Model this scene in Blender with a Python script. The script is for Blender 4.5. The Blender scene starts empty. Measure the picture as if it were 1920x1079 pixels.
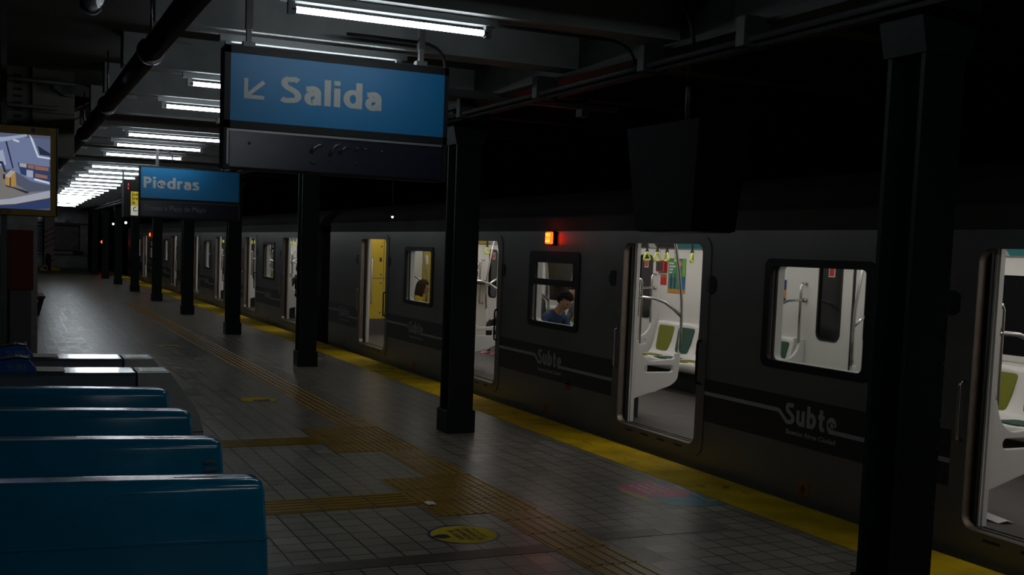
import bpy, bmesh, math, random
from mathutils import Vector, Matrix
random.seed(7)
SC = bpy.context.scene
COL = SC.collection

# ------------------------------------------------------------------ camera
CAM_H, F_PX, YAW, PITCH, ROLL = 1.9, 2076.94, 0.433681, 0.0799416, 0.0372765
_cy, _sy, _cp, _sp = math.cos(YAW), math.sin(YAW), math.cos(PITCH), math.sin(PITCH)
_f = Vector((_sy*_cp, _cy*_cp, -_sp)); _r = Vector((_cy, -_sy, 0)); _u = _r.cross(_f)
_r2 = _r*math.cos(ROLL) + _u*math.sin(ROLL); _u2 = -_r*math.sin(ROLL) + _u*math.cos(ROLL)
cam_data = bpy.data.cameras.new('camera'); cam = bpy.data.objects.new('camera', cam_data); COL.objects.link(cam)
cam.matrix_world = Matrix(((_r2.x, _u2.x, -_f.x, 0), (_r2.y, _u2.y, -_f.y, 0), (_r2.z, _u2.z, -_f.z, CAM_H), (0, 0, 0, 1)))
cam_data.sensor_width = 36; cam_data.lens = F_PX/1920*36; cam_data.shift_y = 100.5/1920
cam_data.clip_start = 0.05; cam_data.clip_end = 300
SC.camera = cam

# ------------------------------------------------------------------ world, exposure, lamp strengths
w = bpy.data.worlds.new('tunnel_dark'); SC.world = w; w.use_nodes = True
w.node_tree.nodes['Background'].inputs[0].default_value = (0.5, 0.5, 0.6, 1)
w.node_tree.nodes['Background'].inputs[1].default_value = 0.0
SC.view_settings.view_transform = 'Standard'; SC.view_settings.look = 'None'
SC.view_settings.exposure = 0.0; SC.view_settings.gamma = 1.0; SC.view_settings.use_curve_mapping = False
TUBE_E = 20.4        # fluorescent tubes under the platform ceiling
CARLAMP_E = 4.9    # lamps in the car ceilings
SCREEN_E = 0.32
MARKER_E = 12.0

# ------------------------------------------------------------------ materials
M = {}
def mat(name, color, rough=0.5, metal=0.0, noise=0.0, nscale=20.0, bump=0.0, emit=None, estr=0.0, spec=0.5, coat=0.0):
    m = bpy.data.materials.new(name); m.use_nodes = True; nt = m.node_tree; b = nt.nodes['Principled BSDF']
    b.inputs['Base Color'].default_value = (*color, 1); b.inputs['Roughness'].default_value = rough
    b.inputs['Metallic'].default_value = metal; b.inputs['Specular IOR Level'].default_value = spec
    b.inputs['Coat Weight'].default_value = coat
    if noise or bump:
        tc = nt.nodes.new('ShaderNodeTexCoord'); n = nt.nodes.new('ShaderNodeTexNoise')
        n.inputs['Scale'].default_value = nscale; n.inputs['Detail'].default_value = 5
        nt.links.new(tc.outputs['Object'], n.inputs['Vector'])
        if noise:
            r = nt.nodes.new('ShaderNodeValToRGB'); r.color_ramp.elements[0].position = .3; r.color_ramp.elements[1].position = .7
            r.color_ramp.elements[0].color = (*[c*(1-noise) for c in color], 1)
            r.color_ramp.elements[1].color = (*[min(1, c*(1+noise)) for c in color], 1)
            nt.links.new(n.outputs['Fac'], r.inputs[0]); nt.links.new(r.outputs[0], b.inputs['Base Color'])
        if bump:
            bp = nt.nodes.new('ShaderNodeBump'); bp.inputs['Strength'].default_value = bump; bp.inputs['Distance'].default_value = .01
            nt.links.new(n.outputs['Fac'], bp.inputs['Height']); nt.links.new(bp.outputs[0], b.inputs['Normal'])
    if emit:
        b.inputs['Emission Color'].default_value = (*emit, 1); b.inputs['Emission Strength'].default_value = estr
    M[name] = m; return m

def scuff(name, dark, scale, lo, hi, stretch=(1, 1, 1)):
    """worn dark marks over a material's own colour"""
    nt = M[name].node_tree; b = nt.nodes['Principled BSDF']; src = b.inputs['Base Color'].links[0].from_socket
    tc = nt.nodes.new('ShaderNodeTexCoord'); mp = nt.nodes.new('ShaderNodeMapping'); mp.inputs['Scale'].default_value = stretch
    n = nt.nodes.new('ShaderNodeTexNoise'); n.inputs['Scale'].default_value = scale; n.inputs['Detail'].default_value = 7; n.inputs['Roughness'].default_value = .7
    nt.links.new(tc.outputs['Object'], mp.inputs['Vector']); nt.links.new(mp.outputs[0], n.inputs['Vector'])
    r = nt.nodes.new('ShaderNodeMapRange'); r.inputs['From Min'].default_value = lo; r.inputs['From Max'].default_value = hi; nt.links.new(n.outputs['Fac'], r.inputs['Value'])
    mx = nt.nodes.new('ShaderNodeMix'); mx.data_type = 'RGBA'; nt.links.new(r.outputs[0], mx.inputs[0]); nt.links.new(src, mx.inputs[6]); mx.inputs[7].default_value = (*dark, 1)
    nt.links.new(mx.outputs[2], b.inputs['Base Color'])
def tile_mat(name, c1, c2, grout, size, rough, bump=.3, mortar=.012, plane='XY', ratio=1.0, offset=0.0, rnoise=.15, spec=.5, rel=1.0, wear=.55, tilt=0):
    m = bpy.data.materials.new(name); m.use_nodes = True; nt = m.node_tree; b = nt.nodes['Principled BSDF']
    tc = nt.nodes.new('ShaderNodeTexCoord'); v = tc.outputs['Object']
    if plane != 'XY':
        s = nt.nodes.new('ShaderNodeSeparateXYZ'); c = nt.nodes.new('ShaderNodeCombineXYZ'); nt.links.new(v, s.inputs[0])
        a, d = {'XZ': ('X', 'Z'), 'YZ': ('Y', 'Z')}[plane]
        nt.links.new(s.outputs[a], c.inputs[0]); nt.links.new(s.outputs[d], c.inputs[1]); v = c.outputs[0]
    br = nt.nodes.new('ShaderNodeTexBrick'); nt.links.new(v, br.inputs['Vector'])
    br.offset = offset; br.inputs['Scale'].default_value = 1
    br.inputs['Brick Width'].default_value = size*ratio; br.inputs['Row Height'].default_value = size
    br.inputs['Mortar Size'].default_value = mortar*size/2*rel; br.inputs['Mortar Smooth'].default_value = .2
    br.inputs['Color1'].default_value = (*c1, 1); br.inputs['Color2'].default_value = (*c2, 1); br.inputs['Mortar'].default_value = (*grout, 1)
    n = nt.nodes.new('ShaderNodeTexNoise'); n.inputs['Scale'].default_value = 1.7; n.inputs['Detail'].default_value = 6
    nt.links.new(tc.outputs['Object'], n.inputs['Vector'])
    mx = nt.nodes.new('ShaderNodeMix'); mx.data_type = 'RGBA'; mx.blend_type = 'MULTIPLY'; mx.inputs[0].default_value = wear
    nt.links.new(br.outputs['Color'], mx.inputs[6]); nt.links.new(n.outputs['Fac'], mx.inputs[7]); nt.links.new(mx.outputs[2], b.inputs['Base Color'])
    rr = nt.nodes.new('ShaderNodeMapRange'); rr.inputs['From Min'].default_value = .3; rr.inputs['From Max'].default_value = .7
    rr.inputs['To Min'].default_value = max(.05, rough-rnoise); rr.inputs['To Max'].default_value = rough+rnoise
    nt.links.new(n.outputs['Fac'], rr.inputs['Value']); nt.links.new(rr.outputs[0], b.inputs['Roughness'])
    if tilt:   # every tile lies a little differently, so its gloss differs from its neighbours'
        sv = nt.nodes.new('ShaderNodeSeparateColor'); nt.links.new(br.outputs['Color'], sv.inputs[0])
        ad = nt.nodes.new('ShaderNodeMapRange'); ad.inputs['From Min'].default_value = min(c1[0], c2[0]); ad.inputs['From Max'].default_value = max(c1[0], c2[0])
        ad.inputs['To Min'].default_value = rough-tilt; ad.inputs['To Max'].default_value = rough+tilt
        nt.links.new(sv.outputs[0], ad.inputs['Value']); nt.links.new(ad.outputs[0], b.inputs['Roughness'])
    bp = nt.nodes.new('ShaderNodeBump'); bp.inputs['Strength'].default_value = bump; bp.inputs['Distance'].default_value = .004; bp.invert = True
    nt.links.new(br.outputs['Fac'], bp.inputs['Height']); nt.links.new(bp.outputs[0], b.inputs['Normal'])
    b.inputs['Specular IOR Level'].default_value = spec
    M[name] = m; return m

def glass_mat(name, tint, refl):
    m = bpy.data.materials.new(name); m.use_nodes = True; nt = m.node_tree
    for n in list(nt.nodes):
        if n.type != 'OUTPUT_MATERIAL': nt.nodes.remove(n)
    out = [n for n in nt.nodes if n.type == 'OUTPUT_MATERIAL'][0]
    t = nt.nodes.new('ShaderNodeBsdfTransparent'); t.inputs[0].default_value = (*tint, 1)
    g = nt.nodes.new('ShaderNodeBsdfGlossy'); g.inputs['Roughness'].default_value = .03
    lw = nt.nodes.new('ShaderNodeLayerWeight'); lw.inputs[0].default_value = .5
    pw = nt.nodes.new('ShaderNodeMath'); pw.operation = 'POWER'; pw.inputs[1].default_value = 4; nt.links.new(lw.outputs['Facing'], pw.inputs[0])
    fr = nt.nodes.new('ShaderNodeMath'); fr.operation = 'MULTIPLY_ADD'; fr.inputs[1].default_value = refl; fr.inputs[2].default_value = .015; nt.links.new(pw.outputs[0], fr.inputs[0])
    mx = nt.nodes.new('ShaderNodeMixShader')
    nt.links.new(fr.outputs[0], mx.inputs[0]); nt.links.new(t.outputs[0], mx.inputs[1]); nt.links.new(g.outputs[0], mx.inputs[2])
    nt.links.new(mx.outputs[0], out.inputs[0]); M[name] = m

tile_mat('floor_tiles', (.305, .28, .222), (.225, .207, .165), (0.009412, 0.008824, 0.007647), .175, .36, rel=6, wear=.3, rnoise=.05, bump=.6, tilt=.07, spec=.36)
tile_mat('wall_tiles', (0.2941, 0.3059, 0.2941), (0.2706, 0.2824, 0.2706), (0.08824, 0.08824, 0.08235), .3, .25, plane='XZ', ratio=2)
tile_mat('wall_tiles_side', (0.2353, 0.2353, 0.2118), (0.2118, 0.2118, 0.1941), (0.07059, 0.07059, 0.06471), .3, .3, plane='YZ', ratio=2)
tile_mat('cream_panels', (0.1471, 0.1382, 0.1088), (0.1382, 0.1294, 0.1029), (0.01765, 0.01765, 0.01471), .8, .6, plane='XZ', mortar=.02)
mat('concrete_ceiling', (0.04412, 0.04118, 0.03294), .85, noise=.25, nscale=2.2, bump=.15)
mat('concrete_dark', (.05, .045, .04), .9, noise=.4, nscale=1.5)
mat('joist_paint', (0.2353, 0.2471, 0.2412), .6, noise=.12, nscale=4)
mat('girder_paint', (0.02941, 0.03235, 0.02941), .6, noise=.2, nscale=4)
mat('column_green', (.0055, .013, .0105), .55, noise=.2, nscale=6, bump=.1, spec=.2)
mat('yellow_paint', (.62, .42, .002), .8, noise=.3, nscale=3, bump=.1, spec=.2)
mat('tactile_yellow', (.25, .14, .0025), .36, noise=.15, nscale=5, spec=.4)
scuff('yellow_paint', (.03, .025, .01), 3.2, .6, .68, (1.6, .8, 1))
mat('grey_plain_tile', (0.1, 0.09706, 0.08824), .35, noise=.1)
mat('brown_tile', (0.05882, 0.05, 0.02941), .4, noise=.2)
mat('black_rubber', (.008, .008, .008), .6)
mat('black_plastic', (.008, .008, .009), .5, spec=.25)
mat('box_black', (.004, .004, .005), .7, spec=.1)
mat('black_gloss', (.01, .01, .012), .12)  # opaque black glass stands in for the unlit tunnel beyond
mat('steel_body', (.172, .166, .153), .38, .5, noise=.12, nscale=1.3)
mat('roof_grey', (.028, .024, .02), .75, noise=.2, nscale=2)
mat('steel_bright', (.55, .52, .5), .25, .9)
mat('steel_brown', (.26, .21, .165), .38, .8, noise=.15, nscale=8)
mat('sill_steel', (.3, .29, .28), .4, .7)
mat('steel_tube', (.62, .62, .62), .22, 1.0)
mat('band_black', (.011, .011, .012), .45)
mat('stripe_grey', (.3, .31, .3), .5)
mat('white_lining', (.72, .71, .68), .35)
mat('white_plastic', (.76, .75, .73), .28)
mat('train_floor', (.064, .059, .055), .5, noise=.2, nscale=3)
mat('recess_dark', (.02, .02, .02), .7)
mat('lime_cushion', (.185, .2, .009), .7, noise=.12, nscale=60)
mat('green_cushion', (.026, .085, .055), .7, noise=.12, nscale=60)
mat('lime_strap', (.62, .72, .13), .35)
mat('strap_black', (.012, .012, .012), .7)
mat('yellow_bulkhead', (.5, .36, .022), .4)
mat('sign_blue', (.0035, .165, .385), .42, noise=.04, nscale=2, spec=.4)
mat('sign_white', (0.4235, 0.4353, 0.4235), .45)
mat('sign_navy', (.012, .014, .026), .25, bump=.06, nscale=9)
mat('sign_dim_text', (0.1176, 0.1176, 0.1235), .5)
mat('alu_trim', (0.2471, 0.2588, 0.2588), .35, .5)
mat('blue_fibreglass', (0.0015, 0.2, 0.35), .16, noise=.1, nscale=4, bump=.05, coat=.3)
mat('scuff_white', (0.1176, 0.1588, 0.1765), .6)
mat('turnstile_grey', (0.3882, 0.3765, 0.3529), .45, .0, noise=.06)
mat('turnstile_dark', (0.1176, 0.1324, 0.1471), .35)
mat('turnstile_lid', (.1, .12, .16), .1, .3)
mat('lid_paper', (0.1941, 0.1765, 0.1059), .5, noise=.3, nscale=40)
mat('reader_blue', (0.005882, 0.1, 0.3824), .3)
mat('reader_text', (0.2353, 0.2647, 0.2824), .5)
mat('screen_green', (.03, .12, .1), .3)
mat('screen_yellow', (.5, .4, .03), .4)
mat('frame_yellow', (0.2471, 0.1412, 0.002941), .45)
mat('pipe_maroon', (.03, .016, .018), .26, spec=.9, noise=.2, nscale=4)
mat('conduit_grey', (0.07059, 0.07353, 0.07647), .45, .2)
mat('hanger_grey', (0.1176, 0.1176, 0.1176), .5)
mat('sign_blister', (.03, .034, .05), .12, spec=.9)  # the panel's navy film, coloured paler to paint its highlights
mat('conduit_light', (0.2353, 0.2353, 0.2235), .45)
mat('red_cabinet', (0.08824, 0.0005882, 0.0005882), .7)
mat('red_plain', (.42, .012, .012), .5)
mat('cabinet_grey', (0.05882, 0.05882, 0.05294), .6)
mat('post_dark', (.05, .05, .05), .5)
mat('wood_and_lit_brown', (.06, .035, .02), .6)
mat('poster_blue', (0.03529, 0.05882, 0.1), .4, noise=.7, nscale=3)
mat('poster_red', (0.09412, 0.05294, 0.04118), .4, noise=.7, nscale=3)
mat('white_paint', (0.2941, 0.2941, 0.2765), .6)
mat('red_paint', (0.2353, 0.01765, 0.01471), .5)
mat('orange_label', (0.2118, 0.09412, 0.007059), .5)
mat('label_red', (.3, .02, .015), .5)
mat('mural_pink', (.5, .06, .16), .4, noise=.2, nscale=9)
mat('mural_teal', (.01, .2, .28), .4, noise=.3, nscale=7)
mat('mural_yellow', (.42, .26, .05), .4)
mat('mural_white', (.6, .55, .6), .5)
mat('sticker_yellow', (.52, .38, .003), .75, spec=.2)
mat('sticker_blue', (0.005882, 0.05882, 0.2471), .35)
mat('sticker_navy', (.01, .015, .05), .35)
mat('sticker_black', (.02, .017, .006), .45)
mat('paper_white', (.7, .7, .68), .7)
mat('ad_green', (.06, .26, .1), .45); mat('ad_blue', (.01, .13, .3), .45); mat('ad_orange', (.65, .24, .03), .45); mat('ad_lime', (.2, .42, .02), .45)
mat('ad_teal', (.02, .3, .34), .4); mat('ad_dark', (.03, .022, .03), .4); mat('ad_navy', (.02, .04, .16), .45); mat('ad_white', (.75, .76, .74), .5); mat('ad_yellow', (.65, .5, .03), .45)
mat('ad_red', (.55, .02, .02), .4)
mat('skin', (.42, .22, .14), .5); mat('hair_dark', (.011, .008, .006), .8, spec=.1); mat('hair_brown', (.035, .019, .01), .75, spec=.15)
mat('cloth_blue', (.022, .045, .12), .8); mat('cloth_yellow', (.5, .3, .015), .8); mat('cloth_jeans', (.03, .06, .14), .85)
mat('cloth_grey', (.16, .17, .17), .85, noise=.3, nscale=30); mat('cloth_black', (.015, .015, .018), .85); mat('cloth_dark', (.05, .05, .06), .85)
mat('shoe_red', (.28, .012, .02), .6); mat('shoe_pink', (.6, .22, .27), .6); mat('shoe_dark', (.03, .03, .03), .6); mat('sole_white', (.6, .6, .58), .6)
mat('eye_dark', (.01, .008, .006), .2)
mat('tube_light', (.9, .9, .9), .3, emit=(.86, .95, 1.0), estr=TUBE_E)
mat('tube_cap', (.5, .5, .5), .4, .6)
mat('car_lamp', (.9, .9, .9), .3, emit=(1.0, .95, .9), estr=CARLAMP_E)
mat('marker_lens', (.9, .2, .02), .3, emit=(1.0, .022, .002), estr=MARKER_E)
mat('marker_core', (.9, .5, .1), .3, emit=(1.0, .05, .004), estr=MARKER_E*1.3)
mat('signal_red', (.8, .05, .03), .3, emit=(1.0, .05, .02), estr=6)
mat('lamp_white', (.9, .9, .9), .3, emit=(.9, .95, 1), estr=14)
mat('led_red', (.5, .02, .02), .3, emit=(1, .03, .05), estr=.5)
mat('lit_yellow', (.5, .4, .02), .4, emit=(.85, .6, .02), estr=.28)
mat('lit_white', (.6, .6, .5), .4, emit=(.9, .88, .7), estr=.3)
for nm, c in dict(wall=(.16, .2, .34), wall2=(.1, .125, .22), pale=(.34, .39, .52), floor=(.19, .18, .17), floor2=(.13, .13, .15), dark=(.02, .025, .055), grey=(.085, .1, .15), orange=(.42, .24, .06), brown=(.3, .13, .08), cream=(.42, .38, .35), navy=(.03, .05, .14), line=(.6, .66, .78)).items():
    mat('screen_'+nm, (0, 0, 0), .4, emit=c, estr=SCREEN_E*2.6, spec=.2)
glass_mat('clear_glass', (.86, .88, .87), .25)

# ------------------------------------------------------------------ mesh helpers
class MB:
    """collects shapes in one bmesh; every shape takes a material name"""
    def __init__(s): s.bm = bmesh.new(); s.mats = []
    def mi(s, m):
        if m is None: return 0
        if m not in s.mats: s.mats.append(m)
        return s.mats.index(m)
    def _fin(s, verts, m, smooth=False):
        i = s.mi(m); fs = set(f for v in verts for f in v.link_faces)
        for f in fs: f.material_index = i; f.smooth = smooth
    def box(s, x0, x1, y0, y1, z0, z1, m=None, bevel=0, seg=2, smooth=False):
        r = bmesh.ops.create_cube(s.bm, size=1); vs = r['verts']
        for v in vs: v.co = Vector(((x0+x1)/2+v.co.x*(x1-x0), (y0+y1)/2+v.co.y*(y1-y0), (z0+z1)/2+v.co.z*(z1-z0)))
        if bevel:
            es = list(set(e for v in vs for e in v.link_edges))
            r2 = bmesh.ops.bevel(s.bm, geom=es, offset=bevel, segments=seg, affect='EDGES', profile=.5, clamp_overlap=True)
            vs = list(set(v for f in r2['faces'] for v in f.verts)) + [v for v in vs if v.is_valid]
        s._fin(vs, m, smooth); return vs
    def cyl(s, p0, p1, r0, m=None, r1=None, seg=16, smooth=True, cap=True):
        p0, p1 = Vector(p0), Vector(p1); d = p1-p0; r1 = r0 if r1 is None else r1
        q = Vector((0, 0, 1)).rotation_difference(d.normalized()).to_matrix().to_4x4()
        r = bmesh.ops.create_cone(s.bm, cap_ends=cap, segments=seg, radius1=r0, radius2=r1, depth=d.length, matrix=Matrix.Translation((p0+p1)/2) @ q)
        i = s.mi(m)
        for f in set(f for v in r['verts'] for f in v.link_faces): f.material_index = i; f.smooth = smooth and len(f.verts) == 4
        return r['verts']
    def tube(s, pts, r, m=None, seg=10, closed=False):
        pts = [Vector(p) for p in pts]; n = len(pts); rings = []; i = s.mi(m); prev = None
        for k, p in enumerate(pts):
            if closed: t = pts[(k+1) % n]-pts[k-1]
            else: t = pts[min(k+1, n-1)]-pts[max(k-1, 0)]
            t.normalize()
            if prev is None: a = t.orthogonal().normalized()
            else: a = (prev - t*prev.dot(t)).normalized()
            prev = a; b = t.cross(a)
            rings.append([s.bm.verts.new(p+(a*math.cos(2*math.pi*j/seg)+b*math.sin(2*math.pi*j/seg))*r) for j in range(seg)])
        rng = range(n if closed else n-1)
        for k in rng:
            A, B = rings[k], rings[(k+1) % n]
            for j in range(seg):
                f = s.bm.faces.new((A[j], A[(j+1) % seg], B[(j+1) % seg], B[j])); f.smooth = True; f.material_index = i
        if not closed:
            f = s.bm.faces.new(rings[0][::-1]); f.material_index = i
            f = s.bm.faces.new(rings[-1]); f.material_index = i
    def prism(s, poly, frame, d0, d1, m=None, smooth=False, side=None):
        """poly: 2D points; frame: (origin, xaxis, yaxis, normal); extruded from d0 to d1 along the normal"""
        o, X, Y, N = [Vector(a) for a in frame]; i = s.mi(m); j = s.mi(side) if side else i
        a = [s.bm.verts.new(o+X*p[0]+Y*p[1]+N*d0) for p in poly]; b = [s.bm.verts.new(o+X*p[0]+Y*p[1]+N*d1) for p in poly]
        f = s.bm.faces.new(a[::-1]); f.material_index = i; f = s.bm.faces.new(b); f.material_index = i
        n = len(poly)
        for k in range(n):
            f = s.bm.faces.new((a[k], a[(k+1) % n], b[(k+1) % n], b[k])); f.material_index = j; f.smooth = smooth
    def quad(s, pts, m=None):
        f = s.bm.faces.new([s.bm.verts.new(Vector(p)) for p in pts]); f.material_index = s.mi(m)
    def grid(s, rows, m=None, smooth=True):
        vs = [[s.bm.verts.new(Vector(p)) for p in r] for r in rows]; i = s.mi(m)
        for a in range(len(vs)-1):
            for b in range(len(vs[0])-1):
                f = s.bm.faces.new((vs[a][b], vs[a][b+1], vs[a+1][b+1], vs[a+1][b])); f.smooth = smooth; f.material_index = i
    def sphere(s, c, r, m=None, seg=16, sc=(1, 1, 1)):
        q = bmesh.ops.create_uvsphere(s.bm, u_segments=seg, v_segments=max(6, seg//2), radius=r, matrix=Matrix.Translation(c) @ Matrix.Diagonal((*sc, 1)))
        s._fin(q['verts'], m, True); return q['verts']
    def add_mesh(s, me, m=None):
        n0 = len(s.bm.faces); s.bm.from_mesh(me); i = s.mi(m); s.bm.faces.ensure_lookup_table()
        for f in s.bm.faces[n0:]: f.material_index = i
    def recalc(s): bmesh.ops.recalc_face_normals(s.bm, faces=s.bm.faces)

def wpos(o):
    p = Vector((0, 0, 0))
    while o is not None: p = p+o.location; o = o.parent
    return p
def obj(name, mb, m=None, parent=None, label=None, kind=None, recalc=True):
    """links ONE mesh object; coordinates are world coordinates"""
    me = bpy.data.meshes.new(name)
    if recalc: mb.recalc()
    base = wpos(parent) if parent is not None else None
    mb.bm.to_mesh(me); mb.bm.free()
    if m is not None and not mb.mats: me.materials.append(M[m])
    for q in mb.mats: me.materials.append(M[q])
    if not me.materials: me.materials.append(M['black_plastic'])
    o = bpy.data.objects.new(name, me); COL.objects.link(o)
    if parent is not None:
        o.parent = parent; o.location = -base
    if label: o['label'] = label
    if kind: o['kind'] = kind
    return o
def tag(o, label, cat, group=None, kind=None):
    o['label'] = label; o['category'] = cat
    if group: o['group'] = group
    if kind: o['kind'] = kind
    return o
def thing(name, label, cat, loc=(0, 0, 0), group=None):
    o = bpy.data.objects.new(name, None); COL.objects.link(o); o.location = loc; o.empty_display_size = .1
    return tag(o, label, cat, group)
def struct(name, mb, m=None, parent=None):
    return obj(name, mb, m, parent, kind='structure')
def dup(root, delta, label=None):
    r = root.copy(); COL.objects.link(r); r.location = root.location+Vector(delta)
    if label: r['label'] = label
    for ch in list(root.children):
        c = ch.copy(); COL.objects.link(c); c.parent = r
        for g in list(ch.children):
            d = g.copy(); COL.objects.link(d); d.parent = c
    return r

def rrect(x0, x1, y0, y1, r, n=6):
    r = min(r, abs(x1-x0)/2-1e-4, abs(y1-y0)/2-1e-4); out = []
    for cx, cy, a0 in ((x1-r, y1-r, 0), (x0+r, y1-r, 90), (x0+r, y0+r, 180), (x1-r, y0+r, 270)):
        for k in range(n+1):
            a = math.radians(a0+90*k/n); out.append((cx+r*math.cos(a), cy+r*math.sin(a)))
    return out
def rpoly(pts, r, n=5):
    out = []; N = len(pts)
    for k in range(N):
        p = Vector((*pts[k], 0)); a = Vector((*pts[k-1], 0)); b = Vector((*pts[(k+1) % N], 0))
        rr = r[k] if isinstance(r, (list, tuple)) else r
        rr = min(rr, (a-p).length*.45, (b-p).length*.45)
        u = (a-p).normalized()*rr; v = (b-p).normalized()*rr
        for j in range(n+1):
            t = j/n; q = (p+u)*(1-t)**2+p*2*t*(1-t)+(p+v)*t**2
            out.append((q.x, q.y))
    return out
_tmp = []
def plate_mesh(outline, holes, frame, d0, d1, bevel=0):
    """filled 2D outline with holes -> mesh between d0 and d1 on the frame's normal"""
    cu = bpy.data.curves.new('p', 'CURVE'); cu.dimensions = '2D'; cu.fill_mode = 'BOTH'; cu.extrude = abs(d1-d0)/2-bevel
    if bevel: cu.bevel_depth = bevel; cu.bevel_resolution = 1; cu.offset = -bevel
    for pl in [outline]+list(holes):
        sp = cu.splines.new('POLY'); sp.points.add(len(pl)-1); sp.use_cyclic_u = True
        for k, p in enumerate(pl): sp.points[k].co = (p[0], p[1], 0, 1)
    return curve_mesh(cu, frame, (d0+d1)/2)
def curve_mesh(cu, frame, d):
    o = bpy.data.objects.new('t', cu); COL.objects.link(o)
    dg = bpy.context.evaluated_depsgraph_get(); me = bpy.data.meshes.new_from_object(o.evaluated_get(dg))
    bpy.data.objects.remove(o); bpy.data.curves.remove(cu)
    O, X, Y, N = [Vector(a) for a in frame]
    mt = Matrix(((X.x, Y.x, N.x, O.x), (X.y, Y.y, N.y, O.y), (X.z, Y.z, N.z, O.z), (0, 0, 0, 1))) @ Matrix.Translation((0, 0, d))
    me.transform(mt); return me
def plate(outline, holes, frame, d0, d1, m=None, bevel=0, mb=None):
    mb = mb or MB(); me = plate_mesh(outline, holes, frame, d0, d1, bevel); mb.add_mesh(me, m); bpy.data.meshes.remove(me); return mb
def text_mb(string, size, frame, d=.001, bold=0, sx=1.0, align='LEFT', thick=.0008, m=None, mb=None, spacing=1.0, width=None):
    cu = bpy.data.curves.new('t', 'FONT'); cu.body = string; cu.size = size; cu.extrude = thick; cu.offset = bold*size
    cu.align_x = align; cu.space_character = spacing; cu.resolution_u = 3
    o, X, Y, N = frame
    if width:
        q = bpy.data.objects.new('t', cu); COL.objects.link(q); bpy.context.view_layer.update(); sx = width/q.dimensions.x; bpy.data.objects.remove(q)
    me = curve_mesh(cu, (o, Vector(X)*sx, Y, N), d); mb = mb or MB(); mb.add_mesh(me, m); bpy.data.meshes.remove(me); return mb

def _arc(cx, cy, rx, ry, a0, a1, n=14):
    return [(cx+rx*math.cos(math.radians(a0+(a1-a0)*k/n)), cy+ry*math.sin(math.radians(a0+(a1-a0)*k/n))) for k in range(n+1)]
def _spline(P, n=5):
    out = []
    for k in range(len(P)-1):
        p0, p1, p2, p3 = [Vector((*P[max(0, min(len(P)-1, k+j))], 0)) for j in (-1, 0, 1, 2)]
        for i in range(n):
            t = i/n; q = .5*((2*p1)+(p2-p0)*t+(2*p0-5*p1+4*p2-p3)*t*t+(3*p1-p0-3*p2+p3)*t**3); out.append((q.x, q.y))
    return out+[P[-1]]
def glyph(c, t):
    h = t/2; X = .74
    if c == 'l': return [[(h, 0), (h, 1.03)]], t
    if c == 'i': return [[(h, 0), (h, X)], [(h, .85), (h, 1.03)]], t
    if c in 'db':
        bowl = _arc(.29, X/2, .29-h, X/2-h, 0, 360, 28); st = .57-h
        if c == 'b': bowl = [(.57-p[0], p[1]) for p in bowl]; st = h
        return [bowl, [(st, 0), (st, 1.03)]], .57
    if c == 'a':
        r = .5-h
        return [[(r, 0), (r, .46)]+_arc(.26, .45, r-.26, X-h-.45, 0, 125, 10)+[(.06, .6)], [(r, .43), (.27, .43)]+_arc(.235, .245, .235-h, .245-h+.03, 100, 290, 12)+[(r-.06, .16), (r, .24)]], .5
    if c == 'S': return [_spline([(.5, .86), (.4, .925-.0), (.29, 1-h), (.16, .9), (.098, .76), (.16, .62), (.3, .53), (.44, .42), (.5, .27), (.43, .13), (.27, h), (.14, .085), (.02, .14)])], .58
    if c == 's': return [_spline([(.39, .62), (.32, .652), (.23, X-h), (.12, .65), (.085, .55), (.15, .45), (.24, .4), (.34, .31), (.37, .2), (.31, .11), (.2, h), (.1, .09), (.02, .13)])], .43
    if c == 'P': return [[(h, 0), (h, 1)], [(h, 1-h), (.27, 1-h)]+_arc(.27, .7, .26-h, .3-h, 90, -90, 12)+[(h, .4+h)]], .53
    if c == 'e': return [[(h, .375), (.54-h, .375)]+_arc(.285, X/2, .285-h+.0, X/2-h, 8, 318, 22)], .56
    if c == 'r': return [[(h, 0), (h, X)], _spline([(h, .42), (.15, .6), (.25, X-h), (.36, X-h+.01)])], .36
    if c == 'u': return [[(h, X), (h, .27)]+_arc(.265, .27, .265-h, .27-h, 180, 360, 12)+[(.53-h, X)], [(.53-h, 0), (.53-h, X)]], .53
    if c == 't': return [_spline([(.17, .98), (.17, .5), (.17, .22), (.22, .09), (.31, h), (.38, h+.01)]), [(0, X-h), (.37, X-h)]], .39
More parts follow.
